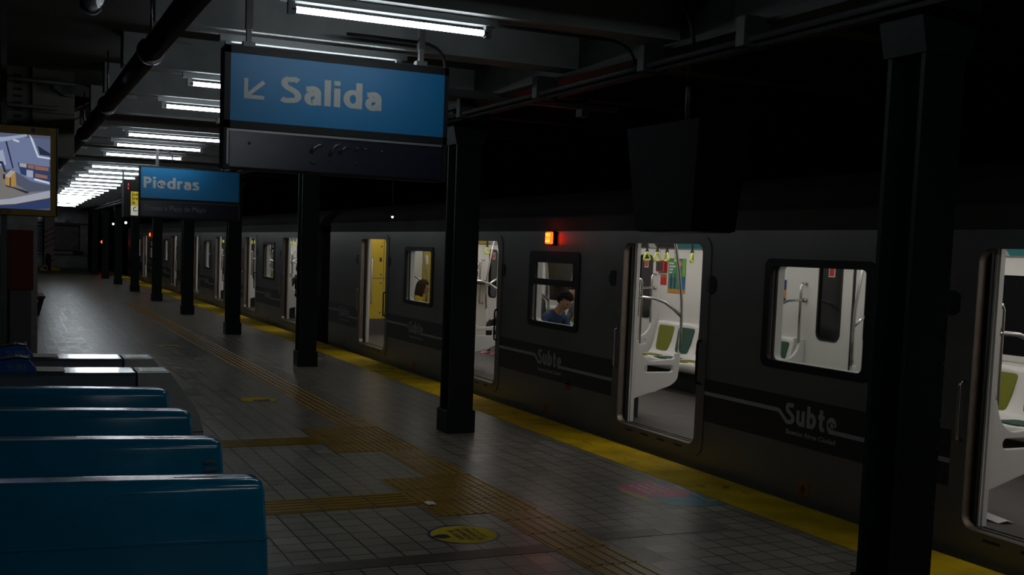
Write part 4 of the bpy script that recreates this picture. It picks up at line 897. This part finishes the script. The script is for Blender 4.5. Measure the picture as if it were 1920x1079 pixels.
def build_car(name_label, y0, y1, doors, windows, logos, marker=None, protos=None, straps=None, seats=True):
    t = thing('subway_car', name_label, 'subway car', (5.834, (y0+y1)/2, 0), 'cars of the waiting train')
    holes = [rrect(d, d+DW, ZD0, ZD1, .1) for d in doors]+[rrect(c-.6, c+.6, 1.06, 1.9, .06) for c, tw in windows]
    b = MB(); plate([(y0, -.06), (y1, -.06), (y1, 2.163), (y0, 2.163)], holes, FR_YZ, 5.834, 5.9, mb=b); obj('side_panel', b, 'steel_body', t)
    lh = [[(d, .19), (d+DW-.06, .19), (d+DW-.06, 2.08), (d, 2.08)] for d in doors]+[rrect(c-.57, c+.57, 1.085, 1.871, .05) for c, tw in windows]
    b = MB(); plate([(y0+.05, .17), (y1-.05, .17), (y1-.05, 2.3), (y0+.05, 2.3)], lh, FR_YZ, 5.935, XIN, mb=b); obj('inner_lining', b, 'white_lining', t)
    b = MB(); prev = y0
    for d in sorted(doors)+[None]:
        nx = (d-.012) if d is not None else y1
        b = MB(); b.box(5.8305, 5.836, prev, nx, .43, .815); prev = (d+DW+.012) if d is not None else None
        obj('belt_band', b, 'band_black', t, label='black belt band')
    b = MB(); b.box(5.832, 5.836, y0, y1, 2.085, 2.092); obj('side_bead', b, 'steel_body', t)
    half = [(5.836, 2.163), (5.842, 2.26), (5.83, 2.3), (5.83, 2.335), (5.87, 2.345), (5.93, 2.46), (6.1, 2.58), (6.5, 2.66), (7.12, 2.7)]
    prof = half+[(2*7.12-x, z) for x, z in half[-2::-1]]
    b = MB(); b.grid([[(x, y, z) for x, z in prof] for y in (y0, y1)]); b.prism([(x, z) for x, z in prof], FR_XZ, -y0, -y0-.02); b.prism([(x, z) for x, z in prof], FR_XZ, -y1+.02, -y1); obj('roof', b, 'roof_grey', t)
    b = MB(); b.box(5.9, XF+.1, y0+.05, y1-.05, .1, .19); obj('floor_deck', b, 'train_floor', t)
    b = MB(); b.box(5.95, 8.3, y0+.2, y1-.2, -.95, -.02); obj('underframe', b, 'recess_dark', t)
    # far wall, ceiling, ends
    fw = [(doors[k]+DW+.95, doors[k+1]-.95) for k in range(len(doors)-1)]
    fh = [[(d, .2), (d+DW, .2), (d+DW, 2.05), (d, 2.05)] for d in doors]+[rrect((a+c)/2-.55, (a+c)/2+.55, 1.1, 1.9, .07) for a, c in fw]
    b = MB(); plate([(y0+.05, .17), (y1-.05, .17), (y1-.05, 2.3), (y0+.05, 2.3)], fh, FR_YZ, XF, XF+.06, mb=b); obj('far_wall', b, 'white_lining', t)
    for a, c in fw:
        m = (a+c)/2; b = MB(); plate(rrect(m-.56, m+.56, 1.09, 1.91, .08), [rrect(m-.51, m+.51, 1.14, 1.86, .06)], FR_YZ, XF-.008, XF+.03, mb=b); q = obj('far_window_frame', b, 'white_lining', t)
        b = MB(); plate(rrect(m-.55, m+.55, 1.1, 1.9, .07), [], FR_YZ, XF+.015, XF+.02, mb=b); obj('far_window_glass', b, 'black_gloss', q)
    b = MB(); b.box(XF+.06, XF+.13, y0, y1, -.06, 2.2); obj('far_side_panel', b, 'steel_body', t)
    b = MB(); b.box(5.93, XF+.06, y0+.05, y1-.05, 2.3, 2.33); b.prism([(XF, 2.03), (XF-.03, 2.03), (XF-.3, 2.3), (XF, 2.3)], FR_XZ, -y1+.06, -y0-.06); b.prism([(mir(XF), 2.065), (mir(XF-.03), 2.065), (mir(XF-.3), 2.3), (mir(XF), 2.3)], FR_XZ, -y1+.06, -y0-.06); obj('car_ceiling', b, 'white_lining', t)
    for x in (6.62, 7.6):
        b = MB(); b.box(x-.07, x+.07, y0+.4, y1-.4, 2.285, 2.301); obj('car_lamp_strip', b, 'car_lamp', t, label='lit lamp strip in the car ceiling')
    for q in (y0, y1-.06):
        b = MB(); b.box(5.9, XF+.06, q, q+.06, -.06, 2.3); obj('end_wall', b, 'roof_grey', t)
    b = MB(); b.tube([(6.75, y0+.5, 2.17), (6.75, y1-.5, 2.17)], .016, seg=8); b.tube([(7.45, y0+.5, 2.17), (7.45, y1-.5, 2.17)], .016, seg=8); obj('strap_bar', b, 'steel_tube', t)
    P = protos if protos is not None else {}
    base = doors[0]
    if 'door' not in P:
        P['door'] = door_module(t, doors[0]); P['door_y'] = doors[0]; rest = doors[1:]
    else: rest = doors
    for d in rest:
        for o in P['door']: rep(o, (0, d-P['door_y'], 0), t)
    for c, tw in windows:
        k = 'win%d' % tw
        if k not in P: P[k] = window_module(t, c, tw); P[k+'y'] = c
        else:
            for o in P[k]: rep(o, (0, c-P[k+'y'], 0), t)
    for i, (c, a, z) in enumerate(logos): logo_module(t, c, a, z, small=protos is None)
    for c in [l[0] for l in logos]:
        for y in ((c-.02, ) if c > 20 else (c+.04, )):
            if y0+.3 < y < y1-.3:
                b = MB(); b.box(5.831, 5.835, y-.075, y+.075, .02, .155, 'orange_label')
                b.prism([(-.018, 0), (.018, 0), (.018, .035), (.035, .035), (0, .07), (-.035, .035), (-.018, .035)], FR_SIDE(y, .06, 5.831), 0, .001, 'sticker_black'); b.box(5.83, 5.831, y-.05, y+.05, .035, .042, 'sticker_black'); obj('jacking_label', b, None, t, label='orange label with a black arrow')
    if marker:
        b = MB(); b.box(5.79, 5.834, marker-.09, marker+.09, 2.005, 2.16, bevel=.012); mk = obj('marker_lamp', b, 'black_plastic', t, label='marker lamp housing')
        b = MB(); b.box(5.762, 5.8, marker-.08, marker+.08, 2.013, 2.152, 'marker_lens', bevel=.015); obj('lens', b, None, mk, label='glowing orange red lens')
        b = MB(); b.box(5.757, 5.762, marker-.055, marker+.055, 2.09, 2.14, 'marker_core'); b.box(5.757, 5.762, marker-.055, marker+.055, 2.03, 2.075, 'marker_core'); obj('bulb', b, None, mk)
        b = MB()
        for k in range(4): b.box(5.752, 5.757, marker-.085, marker+.085, 2.02+k*.04, 2.024+k*.04)
        obj('guard', b, 'black_plastic', mk)
    if seats:
        D = [y0-.2]+list(doors)+[y1]
        for k in range(len(doors)-1):
            a, c = doors[k]+DW+.15, doors[k+1]-.13
            for side in ('far', 'near'):
                if 'bench_'+side not in P:
                    n0 = set(t.children); seat_bench(t, a, c, side, 6); P['bench_'+side] = [q for q in t.children if q not in n0]; P['by'+side] = a
                else:
                    for o in P['bench_'+side]: rep(o, (0, a-P['by'+side], 0), t)
    if straps:
        R = random.Random(3); prot = None
        for (x, y, r) in straps:
            if prot is None and 'strap' not in P:
                P['strap'] = [strap_at(t, x, y, r) for r in (0, .6, 1.2, 1.5)]; P['sp'] = (x, y)
                for q in P['strap'][1:]:
                    q.location = q.location+Vector((0, .31*P['strap'].index(q), 0))
                prot = P['strap'][0]; P['off'] = [Vector(wpos(q)) for q in P['strap']]; continue
            k = R.randrange(4); o = P['strap'][k]
            rep(o, (x-P['sp'][0]-P['off'][k].x, y-P['sp'][1]-P['off'][k].y, 0-P['off'][k].z), t)
    return t, P

D1 = [3.91, 8.49, 13.09, 17.69]
SY1 = []
for y in (6.3, 9.77, 10.05, 10.36, 10.55, 10.75, 10.97, 11.25, 11.6, 12.0, 12.4, 13.2, 13.6, 13.85, 14.15, 14.4, 14.7, 15.0, 15.6, 17.2, 17.9, 18.3, 18.8, 19.3): SY1.append((6.75, y, 0))
for y in (5.6, 5.9, 6.2, 7.0, 12.95, 13.4): SY1.append((7.45, y, 0))
car1, P = build_car('first silver subway car, with passengers in its windows and a lit marker lamp', 1.8, 21.2, D1,
    [(6.93, 0), (11.515, 1), (16.12, 0)], [(6.91, 5.36, 8.48), (11.535, 9.94, 13.08), (16.15, 14.54, 17.68), (20.1, 19.14, 21.2)], marker=11.56, straps=SY1)
D2 = [23.75, 28.13, 32.5, 36.85]
SY2 = [(6.75, 23.9+.33*k, 0) for k in range(44)]
car2, _ = build_car('second silver subway car, beyond the gap, behind the third to sixth columns', 22.07, 40.2, D2,
    [(26.66, 0), (31.03, 0), (35.4, 0)], [(26.66, 25.2, 28.12), (31.03, 29.58, 32.49), (35.4, 33.95, 36.84)], protos=P, straps=SY2)
D3 = [42.0, 46.6, 51.2, 55.8]
car3, _ = build_car('third silver subway car, far along the platform, with a small orange marker lamp', 41.0, 59.3, D3,
    [(45.0, 0), (49.6, 1), (54.2, 0)], [(45.0, 43.45, 46.59), (49.6, 48.05, 51.19)], marker=49.65, protos=P, straps=[(6.75, 42.3+.4*k, 0) for k in range(20)])

# no draught screens beside the end bulkheads
for car, dl in ((car1, D1), (car2, D2), (car3, D3)):
    for o in list(car.children):
        if o.name.startswith('partition'):
            ys = [v.co.y+wpos(o).y for v in o.data.vertices[:40]]
            if max(ys) > dl[-1]+1 or min(ys) < dl[0]+.2:
                for g in list(o.children): bpy.data.objects.remove(g)
                bpy.data.objects.remove(o)
# fittings seen only in the nearest car
def far_card(name, ya, yb, za, zb, m, label=None, parent=None, d=.004, x=XF):
    b = MB(); b.prism(rrect(ya, yb, za, zb, .012, 3), (Vector((x, 0, 0)), Vector((0, 1, 0)), Vector((0, 0, 1)), Vector((-1, 0, 0))), 0, d); return obj(name, b, m, parent or car1, label=label)
po = far_card('poster', 12.44, 12.86, 1.43, 1.9, 'ad_green', 'green and blue poster with two figures')
b = MB(); FW = (Vector((XF-.004, 0, 0)), Vector((0, -1, 0)), Vector((0, 0, 1)), Vector((-1, 0, 0)))
q = lambda ya, yb, za, zb, d, m: b.prism([(-ya, za), (-yb, za), (-yb, zb), (-ya, zb)], FW, 0, d, m)
q(12.6, 12.445, 1.48, 1.89, .001, 'ad_blue'); q(12.52, 12.45, 1.66, 1.89, .0015, 'ad_lime'); q(12.855, 12.445, 1.435, 1.485, .0015, 'ad_orange')
b.prism([(-12.57+.038*math.cos(k*math.pi/10), 1.83+.04*math.sin(k*math.pi/10)) for k in range(20)], FW, 0, .003, 'ad_orange')
for y in (12.78, 12.69):
    b.prism(rpoly([(-y-.02, 1.49), (-y+.02, 1.49), (-y+.03, 1.62), (-y+.012, 1.66), (-y-.012, 1.66), (-y-.03, 1.62)], .008), FW, 0, .002, 'ad_navy'); b.prism([(-y+.016*math.cos(k*math.pi/6), 1.68+.018*math.sin(k*math.pi/6)) for k in range(12)], FW, 0, .002, 'ad_navy')
for k, s in enumerate(('CUIDEMOS', 'NUESTRO SUBTE', 'A LA HORA', 'DE VIAJAR')):
    pass
for k, wd in enumerate((.11, .15, .1, .085)):
    for j in range(int(wd/.018)):
        y = 12.84-.02*j; b.prism([(-y, 1.82-k*.042), (-y+.013, 1.82-k*.042), (-y+.013, 1.847-k*.042), (-y+(.004 if j % 2 else 0), 1.847-k*.042)], FW, 0, .0025, 'ad_white')
obj('poster_print', b, None, po)
rb = MB(); rb.box(XF-.06, XF, 12.89, 13.1, 1.71, 1.87, bevel=.006); rbx = obj('alarm_box', rb, 'ad_red', car1, label='red box with a dark window')
b = MB(); b.box(XF-.062, XF-.06, 12.92, 13.09, 1.725, 1.855); obj('window', b, 'ad_dark', rbx)
far_card('notice', 12.9, 13.05, 1.53, 1.67, 'ad_red', 'small red notice')
far_card('notice', 12.905, 13.045, 1.64, 1.655, 'ad_orange', d=.006)
def ad(ya, yb, m, z0=2.05, z1=2.16):
    b = MB(); s0 = (XF-.044, 2.036); s1 = (XF-.208, 2.2)
    b.quad([(s0[0], ya, s0[1]), (s0[0], yb, s0[1]), (s1[0], yb, s1[1]), (s1[0], ya, s1[1])], m); o = obj('ceiling_advert', b, None, car1); return o
for ya, yb, m in ((12.62, 13.75, 'ad_dark'), (13.1, 13.3, 'ad_white'), (12.0, 12.615, 'ad_teal'), (11.3, 11.99, 'ad_navy'), (11.8, 11.86, 'ad_yellow'), (11.55, 11.63, 'ad_yellow'), (6.5, 7.2, 'ad_teal'), (7.2, 7.6, 'ad_white'), (18.9, 19.9, 'ad_yellow'), (18.2, 18.6, 'ad_white'), (5.9, 6.5, 'ad_navy')):
    o = ad(ya, yb, m)
    if m in ('ad_white', 'ad_yellow') and ya > 11 and yb-ya < .25:
        for v in o.data.vertices: v.co.x -= .0012; v.co.z -= .001
# notices on the far wall seen through the farther open door and the wide window
nc = far_card('notice_panel', 19.35, 19.75, 1.38, 1.95, 'ad_white', 'white notice panel with blue squares')
for ya, yb, za, zb, m in ((19.5, 19.68, 1.55, 1.64, 'ad_navy'), (19.36, 19.46, 1.58, 1.68, 'ad_navy'), (19.36, 19.46, 1.49, 1.58, 'ad_orange'), (19.36, 19.46, 1.4, 1.49, 'ad_navy'), (19.5, 19.68, 1.42, 1.52, 'ad_dark'), (19.5, 19.7, 1.7, 1.715, 'ad_dark')): far_card('notice_square', ya, yb, za, zb, m, parent=nc, d=.007)
nc = far_card('notice_panel', 10.33, 10.48, 1.38, 1.95, 'ad_white', 'white notice strip with blue and orange squares')
for za, zb, m in ((1.58, 1.7, 'ad_navy'), (1.49, 1.58, 'ad_orange'), (1.42, 1.49, 'ad_navy')): far_card('notice_square', 10.34, 10.47, za, zb, m, parent=nc, d=.007)
b = MB(); b.box(XF-.24, XF-.02, 19.05, 19.65, 1.28, 1.36, bevel=.02); obj('lean_pad', b, 'wood_and_lit_brown', car1)
b = MB(); b.tube([(XF, 19.22, 1.73), (XF-.07, 19.22, 1.73), (XF-.08, 19.22, 1.7), (XF-.08, 19.22, .95), (XF-.07, 19.22, .92), (XF, 19.22, .92)], .018, seg=10); obj('wall_grab_rail', b, 'steel_tube', car1)
# yellow bulkhead at the far end of the nearest car
b = MB(); b.box(XIN, 6.93, 20.86, 21.1, .5, 2.3); yb_ = obj('yellow_cabinet', b, 'yellow_bulkhead', car1, label='yellow end cabinet')
b = MB(); b.box(6.1, 6.9, 20.857, 20.861, 1.29, 1.3, 'recess_dark'); b.box(6.82, 6.826, 20.857, 20.861, .5, 2.1, 'recess_dark'); b.box(6.74, 6.78, 20.855, 20.861, 1.62, 1.7, 'recess_dark')
for z in (1.92, 1.37, 1.2, .62): b.cyl((6.77, 20.85, z), (6.77, 20.861, z), .014, 'recess_dark', seg=10)
obj('lock', b, None, yb_)
b = MB(); b.box(XIN, 6.93, 20.865, 21.1, .19, .5); obj('yellow_cabinet_base', b, 'cabinet_grey', car1)
b = MB(); b.tube([(6.56, 20.86, 1.68), (6.56, 20.79, 1.68), (6.56, 20.78, 1.65), (6.56, 20.78, .84), (6.56, 20.79, .81), (6.56, 20.86, .81)], .018, seg=10); obj('cabinet_grab_rail', b, 'steel_tube', car1)
b = MB(); b.box(7.66, XF, 20.86, 21.1, .3, 2.3); obj('yellow_cabinet', b, 'yellow_bulkhead', car1)
b = MB(); b.box(6.93, 7.66, 20.95, 21.1, .19, 2.3); obj('end_door', b, 'white_lining', car1)
b = MB(); b.box(7.69, 7.75, 20.85, 20.861, 1.6, 1.78); obj('switch_box', b, 'ad_white', car1)
b = MB(); b.box(5.8305, 5.834, 11.0, 11.09, .37, .45); obj('side_label', b, 'label_red', car1, label='small red label')
for y in (8.33-.07, ):
    b = MB(); text_mb('Capacidad', .028, FR_SIDE(y+.06, 1.6, 5.834), d=.001, mb=b); text_mb('total', .028, FR_SIDE(y+.06, 1.56, 5.834), d=.001, mb=b); obj('small_lettering', b, 'stripe_grey', car1)

# gangway between the two nearer cars
b = MB(); b.box(6.3, 7.95, 21.2, 22.07, .0, 2.35); tag(obj('gangway', b, 'black_rubber'), 'black rubber gangway between the first and second subway cars', 'gangway')
b = MB(); b.box(6.3, 7.95, 40.2, 41.0, .0, 2.35); tag(obj('gangway', b, 'black_rubber'), 'black rubber gangway between the second and third subway cars', 'gangway')

# ================================================================== PASSENGERS
def head_bm(c, yaw, pitch, s=1.0):
    """head facing local +Y, turned by yaw about Z and nodded by pitch"""
    bm = bmesh.new(); bmesh.ops.create_uvsphere(bm, u_segments=32, v_segments=24, radius=1)
    for v in bm.verts:
        x, y, z = v.co
        g = lambda px, pz, w_, h: math.exp(-((x-px)/w_)**2-((z-pz)/h)**2)
        jaw = max(0, -z); X = x*(.076-.022*jaw); Z = z*.118; Y = y*(.098-.012*jaw)
        if y > 0:
            Y += .024*g(0, -.12, .16, .24)*(y > .5) - .012*(g(.38, .08, .2, .13)+g(-.38, .08, .2, .13)) + .006*g(0, -.48, .3, .08)+.012*g(0, -.85, .35, .2)+.006*g(0, .22, .6, .1)-.004*g(0, -.55, .25, .04)
        e = math.exp(-((y+.02)/.18)**2-((z+.05)/.22)**2); X += (.014*e if x > .5 else -.014*e if x < -.5 else 0)
        v.co = Vector((X, Y, Z))*s
    bmesh.ops.transform(bm, verts=bm.verts, matrix=Matrix.Translation(c) @ Matrix.Rotation(yaw, 4, 'Z') @ Matrix.Rotation(pitch, 4, 'X'))
    return bm
def make_person(label, J, bones, cols, hair, head_yaw=0, head_pitch=0, loc=(0, 0, 0), rot=0, hair_len=0, group=None):
    names = list(J); bm = bmesh.new(); lay = bm.verts.layers.skin.verify(); V = {}
    for n in names:
        p, r = J[n]; v = bm.verts.new(p); v[lay].radius = (r, r); V[n] = v
    V['pelvis'][lay].use_root = True
    for a, c, reg in bones: bm.edges.new((V[a], V[c]))
    me = bpy.data.meshes.new('p'); bm.to_mesh(me); bm.free(); o = bpy.data.objects.new('p', me); COL.objects.link(o)
    o.modifiers.new('s', 'SKIN'); sd = o.modifiers.new('d', 'SUBSURF'); sd.levels = 1
    dg = bpy.context.evaluated_depsgraph_get(); m1 = bpy.data.meshes.new_from_object(o.evaluated_get(dg)); bpy.data.objects.remove(o)
    bm = bmesh.new(); bm.from_mesh(m1)
    hb = head_bm(J['head'][0], head_yaw, head_pitch); hm = bpy.data.meshes.new('h'); hb.to_mesh(hm); hb.free(); bm.from_mesh(hm)
    m2 = bpy.data.meshes.new('p2'); bm.to_mesh(m2); bm.free(); o = bpy.data.objects.new('p', m2); COL.objects.link(o)
    rm = o.modifiers.new('r', 'REMESH'); rm.mode = 'VOXEL'; rm.voxel_size = .0075; rm.use_smooth_shade = True
    sm = o.modifiers.new('sm', 'SMOOTH'); sm.factor = .5; sm.iterations = 2
    dg = bpy.context.evaluated_depsgraph_get(); me = bpy.data.meshes.new_from_object(o.evaluated_get(dg)); bpy.data.objects.remove(o)
    regs = ['top', 'pants', 'skin', 'shoe']; me.materials.clear()
    for r in regs: me.materials.append(M[cols[r]])
    hc = Vector(J['head'][0]); segs = [(Vector(J[a][0]), Vector(J[c][0]), J[a][1], J[c][1], regs.index(reg)) for a, c, reg in bones]
    for f in me.polygons:
        c = f.center
        if (c-hc).length < .125: f.material_index = 2; continue
        best = 9; bi = 0
        for a, d, ra, rd, ri in segs:
            ab = d-a; u = max(0, min(1, (c-a).dot(ab)/max(1e-9, ab.length_squared))); q = (c-(a+ab*u)).length/(ra+(rd-ra)*u)
            if q < best: best, bi = q, ri
        f.material_index = bi
    root = bpy.data.objects.new('person', me); COL.objects.link(root); tag(root, label, 'person', group)
    root.location = loc; root.rotation_euler = (0, 0, rot)
    # hair
    hb = bmesh.new(); bmesh.ops.create_uvsphere(hb, u_segments=36, v_segments=26, radius=1); kill = []
    for v in hb.verts:
        x, y, z = v.co
        keep = z > .36-.25*(y < .2) if y > .05 else z > -.35
        if not keep and hair_len == 0: kill.append(v)
        if hair_len and y > .35 and z < .38: kill.append(v)
        wob = 1+.02*math.sin(19*x+7*z)+.02*math.sin(23*y-9*z)
        X, Y, Z = x*.086*wob, y*.106*wob-.004, z*.127*wob+.006
        if hair_len and z < 0: Z = z*(.127+hair_len); X = x*(.095+.03*min(1, -z)); Y = min(Y, .02)-.02*(-z)
        v.co = Vector((X, Y, Z))
    bmesh.ops.delete(hb, geom=list(set(kill)), context='VERTS')
    mt = Matrix.Translation(J['head'][0]) @ Matrix.Rotation(head_yaw, 4, 'Z') @ (Matrix.Rotation(head_pitch, 4, 'X') if not hair_len else Matrix.Rotation(head_pitch*.5, 4, 'X'))
    bmesh.ops.transform(hb, verts=hb.verts, matrix=mt); bmesh.ops.recalc_face_normals(hb, faces=hb.faces)
    bmesh.ops.solidify(hb, geom=hb.faces[:], thickness=-.008)
    for f in hb.faces: f.smooth = True
    hm = bpy.data.meshes.new('hair'); hb.to_mesh(hm); hb.free(); hm.materials.append(M[hair]); ho = bpy.data.objects.new('hair', hm); COL.objects.link(ho); ho.parent = root
    eb = MB(); me2 = Matrix.Translation(J['head'][0]) @ Matrix.Rotation(head_yaw, 4, 'Z') @ Matrix.Rotation(head_pitch, 4, 'X')
    for sx in (-1, 1): eb.sphere(me2 @ Vector((sx*.031, .081, .008)), .011, 'eye_dark', seg=10)
    em = bpy.data.meshes.new('eyes'); eb.bm.to_mesh(em); eb.bm.free(); em.materials.append(M['eye_dark']); eo = bpy.data.objects.new('eyes', em); COL.objects.link(eo); eo.parent = root
    return root
def seated(lean=.0, turn=(0, 0), hand=None, sh=.18, arms='lap'):
    """joints of a seated person facing local +Y, seat surface at z = 0"""
    L = lambda z: lean*z
    J = {'pelvis': ((0, .02, .11), .115), 'waist': ((0, L(.3)-.02, .28), .115), 'chest': ((turn[0]*.5, L(.5)-.01+turn[1]*.5, .43), .13), 'collar': ((turn[0], L(.6)+turn[1], .535), .085), 'neck': ((turn[0]*1.3, L(.7)+.02+turn[1]*1.3, .6), .05), 'head': ((turn[0]*1.7, L(.9)+.045+turn[1]*1.7, .72), .06)}
    B = [('pelvis', 'waist', 'top'), ('waist', 'chest', 'top'), ('chest', 'collar', 'top'), ('collar', 'neck', 'skin'), ('neck', 'head', 'skin')]
    for s, S in ((-1, 'l'), (1, 'r')):
        cx, cy, cz = J['collar'][0]
        J[S+'sh'] = ((cx+s*sh, cy-.01, .505), .062); J[S+'el'] = ((cx+s*(sh+.055), cy+.07, .25), .043); J[S+'wr'] = ((cx*.5+s*.12, cy+.27, .17), .028); J[S+'pa'] = ((cx*.5+s*.09, cy+.34, .17), .03)
        J[S+'hip'] = ((s*.09, .08, .1), .095); J[S+'kn'] = ((s*.11, .46, .105), .062); J[S+'cf'] = ((s*.11, .45, -.12), .056); J[S+'an'] = ((s*.11, .46, -.36), .04); J[S+'he'] = ((s*.11, .44, -.405), .036); J[S+'to'] = ((s*.12, .63, -.415), .03)
        B += [('collar', S+'sh', 'top'), (S+'sh', S+'el', 'top'), (S+'el', S+'wr', 'skin'), (S+'wr', S+'pa', 'skin'), ('pelvis', S+'hip', 'pants'), (S+'hip', S+'kn', 'pants'), (S+'kn', S+'cf', 'pants'), (S+'cf', S+'an', 'pants'), (S+'an', S+'he', 'shoe'), (S+'he', S+'to', 'shoe')]
        px, py, pz = J[S+'pa'][0]
        for k, ln in enumerate((.07, .08, .075, .06)):
            fx = px+s*(.026-.018*k); J[S+'f%d' % k] = ((fx, py+.03, pz-.002), .0095); J[S+'g%d' % k] = ((fx-s*.004, py+.03+ln*.6, pz-.008), .009); J[S+'h%d' % k] = ((fx-s*.006, py+.03+ln*.85, pz-.03), .008)
            B += [(S+'pa', S+'f%d' % k, 'skin'), (S+'f%d' % k, S+'g%d' % k, 'skin'), (S+'g%d' % k, S+'h%d' % k, 'skin')]
        J[S+'t0'] = ((px-s*.035, py-.005, pz+.005), .01); J[S+'t1'] = ((px-s*.055, py+.03, pz), .009); B += [(S+'wr', S+'t0', 'skin'), (S+'t0', S+'t1', 'skin')]
    return J, B
SEAT = .61
# man in the two-pane window: facing along the car, head bowed
J, B = seated(lean=.42, sh=.19)
make_person('seated man in a dark blue shirt with bowed head, in the two-pane window', J, B, dict(top='cloth_blue', pants='cloth_jeans', skin='skin', shoe='shoe_dark'), 'hair_dark', 0, -.5, (6.27, 12.72, SEAT-.02), math.pi+.35)
J, B = seated(lean=.1, sh=.16)
make_person('seated woman with long brown hair and a yellow top, seen from behind', J, B, dict(top='cloth_yellow', pants='cloth_black', skin='skin', shoe='shoe_red'), 'hair_brown', 0, -.35, (6.24, 17.4, SEAT-.07), -math.pi/2-.25, hair_len=.13)
J, B = seated(lean=.05)
make_person('seated person in dark blue with pink shoes, seen through the door beside the second column', J, B, dict(top='cloth_jeans', pants='cloth_black', skin='skin', shoe='shoe_pink'), 'hair_dark', 0, -.3, (7.9, 17.05, SEAT), math.pi/2+.35)
J, B = seated(lean=.1)
make_person('seated person in a light grey patterned shirt, behind the man with the bowed head', J, B, dict(top='cloth_grey', pants='cloth_dark', skin='skin', shoe='shoe_dark'), 'hair_dark', 0, -.1, (7.9, 14.62, SEAT), math.pi/2)
J, B = seated(lean=.05)
make_person('seated person in dark clothes behind the back of the man in blue', J, B, dict(top='cloth_dark', pants='cloth_black', skin='skin', shoe='shoe_dark'), 'hair_dark', 0, -.2, (7.92, 16.1, SEAT), math.pi/2)
# standing passenger with a backpack inside the second car
def standing():
    J = {'pelvis': ((0, 0, .92), .12), 'waist': ((0, -.01, 1.08), .115), 'chest': ((0, 0, 1.28), .135), 'collar': ((0, .01, 1.41), .085), 'neck': ((0, .02, 1.49), .05), 'head': ((0, .04, 1.62), .06)}
    B = [('pelvis', 'waist', 'top'), ('waist', 'chest', 'top'), ('chest', 'collar', 'top'), ('collar', 'neck', 'skin'), ('neck', 'head', 'skin')]
    for s, S in ((-1, 'l'), (1, 'r')):
        J[S+'sh'] = ((s*.18, .0, 1.38), .062); J[S+'el'] = ((s*.24, .04, 1.1), .043); J[S+'wr'] = ((s*.2, .2, .98), .028); J[S+'pa'] = ((s*.19, .27, .97), .03)
        J[S+'hip'] = ((s*.09, 0, .86), .09); J[S+'kn'] = ((s*.1, .03, .48), .06); J[S+'cf'] = ((s*.1, .0, .32), .056); J[S+'an'] = ((s*.1, -.01, .08), .04); J[S+'to'] = ((s*.12, .16, .03), .03)
        B += [('collar', S+'sh', 'top'), (S+'sh', S+'el', 'top'), (S+'el', S+'wr', 'top'), (S+'wr', S+'pa', 'skin'), ('pelvis', S+'hip', 'pants'), (S+'hip', S+'kn', 'pants'), (S+'kn', S+'cf', 'pants'), (S+'cf', S+'an', 'pants'), (S+'an', S+'to', 'shoe')]
        px, py, pz = J[S+'pa'][0]
        for k in range(4):
            J[S+'g%d' % k] = ((px+s*(.026-.018*k), py+.08, pz-.02), .009); B.append((S+'pa', S+'g%d' % k, 'skin'))
        J[S+'t1'] = ((px-s*.045, py+.03, pz), .009); B.append((S+'wr', S+'t1', 'skin'))
    return J, B
J, B = seated(lean=.15)
make_person('seated person in a black coat in the second car, beside the third column', J, B, dict(top='cloth_black', pants='cloth_black', skin='skin', shoe='shoe_dark'), 'hair_dark', 0, -.2, (6.6, 26.42, .56), 0.15)
b = MB(); b.box(6.52, 6.84, 26.82, 26.88, .8, 1.16, 'cloth_black', bevel=.02); b.box(6.6, 6.64, 26.8, 26.83, .86, 1.2, 'red_plain'); tag(obj('backpack', b), 'black bag with a red strap held by the passenger in the second car', 'bag')
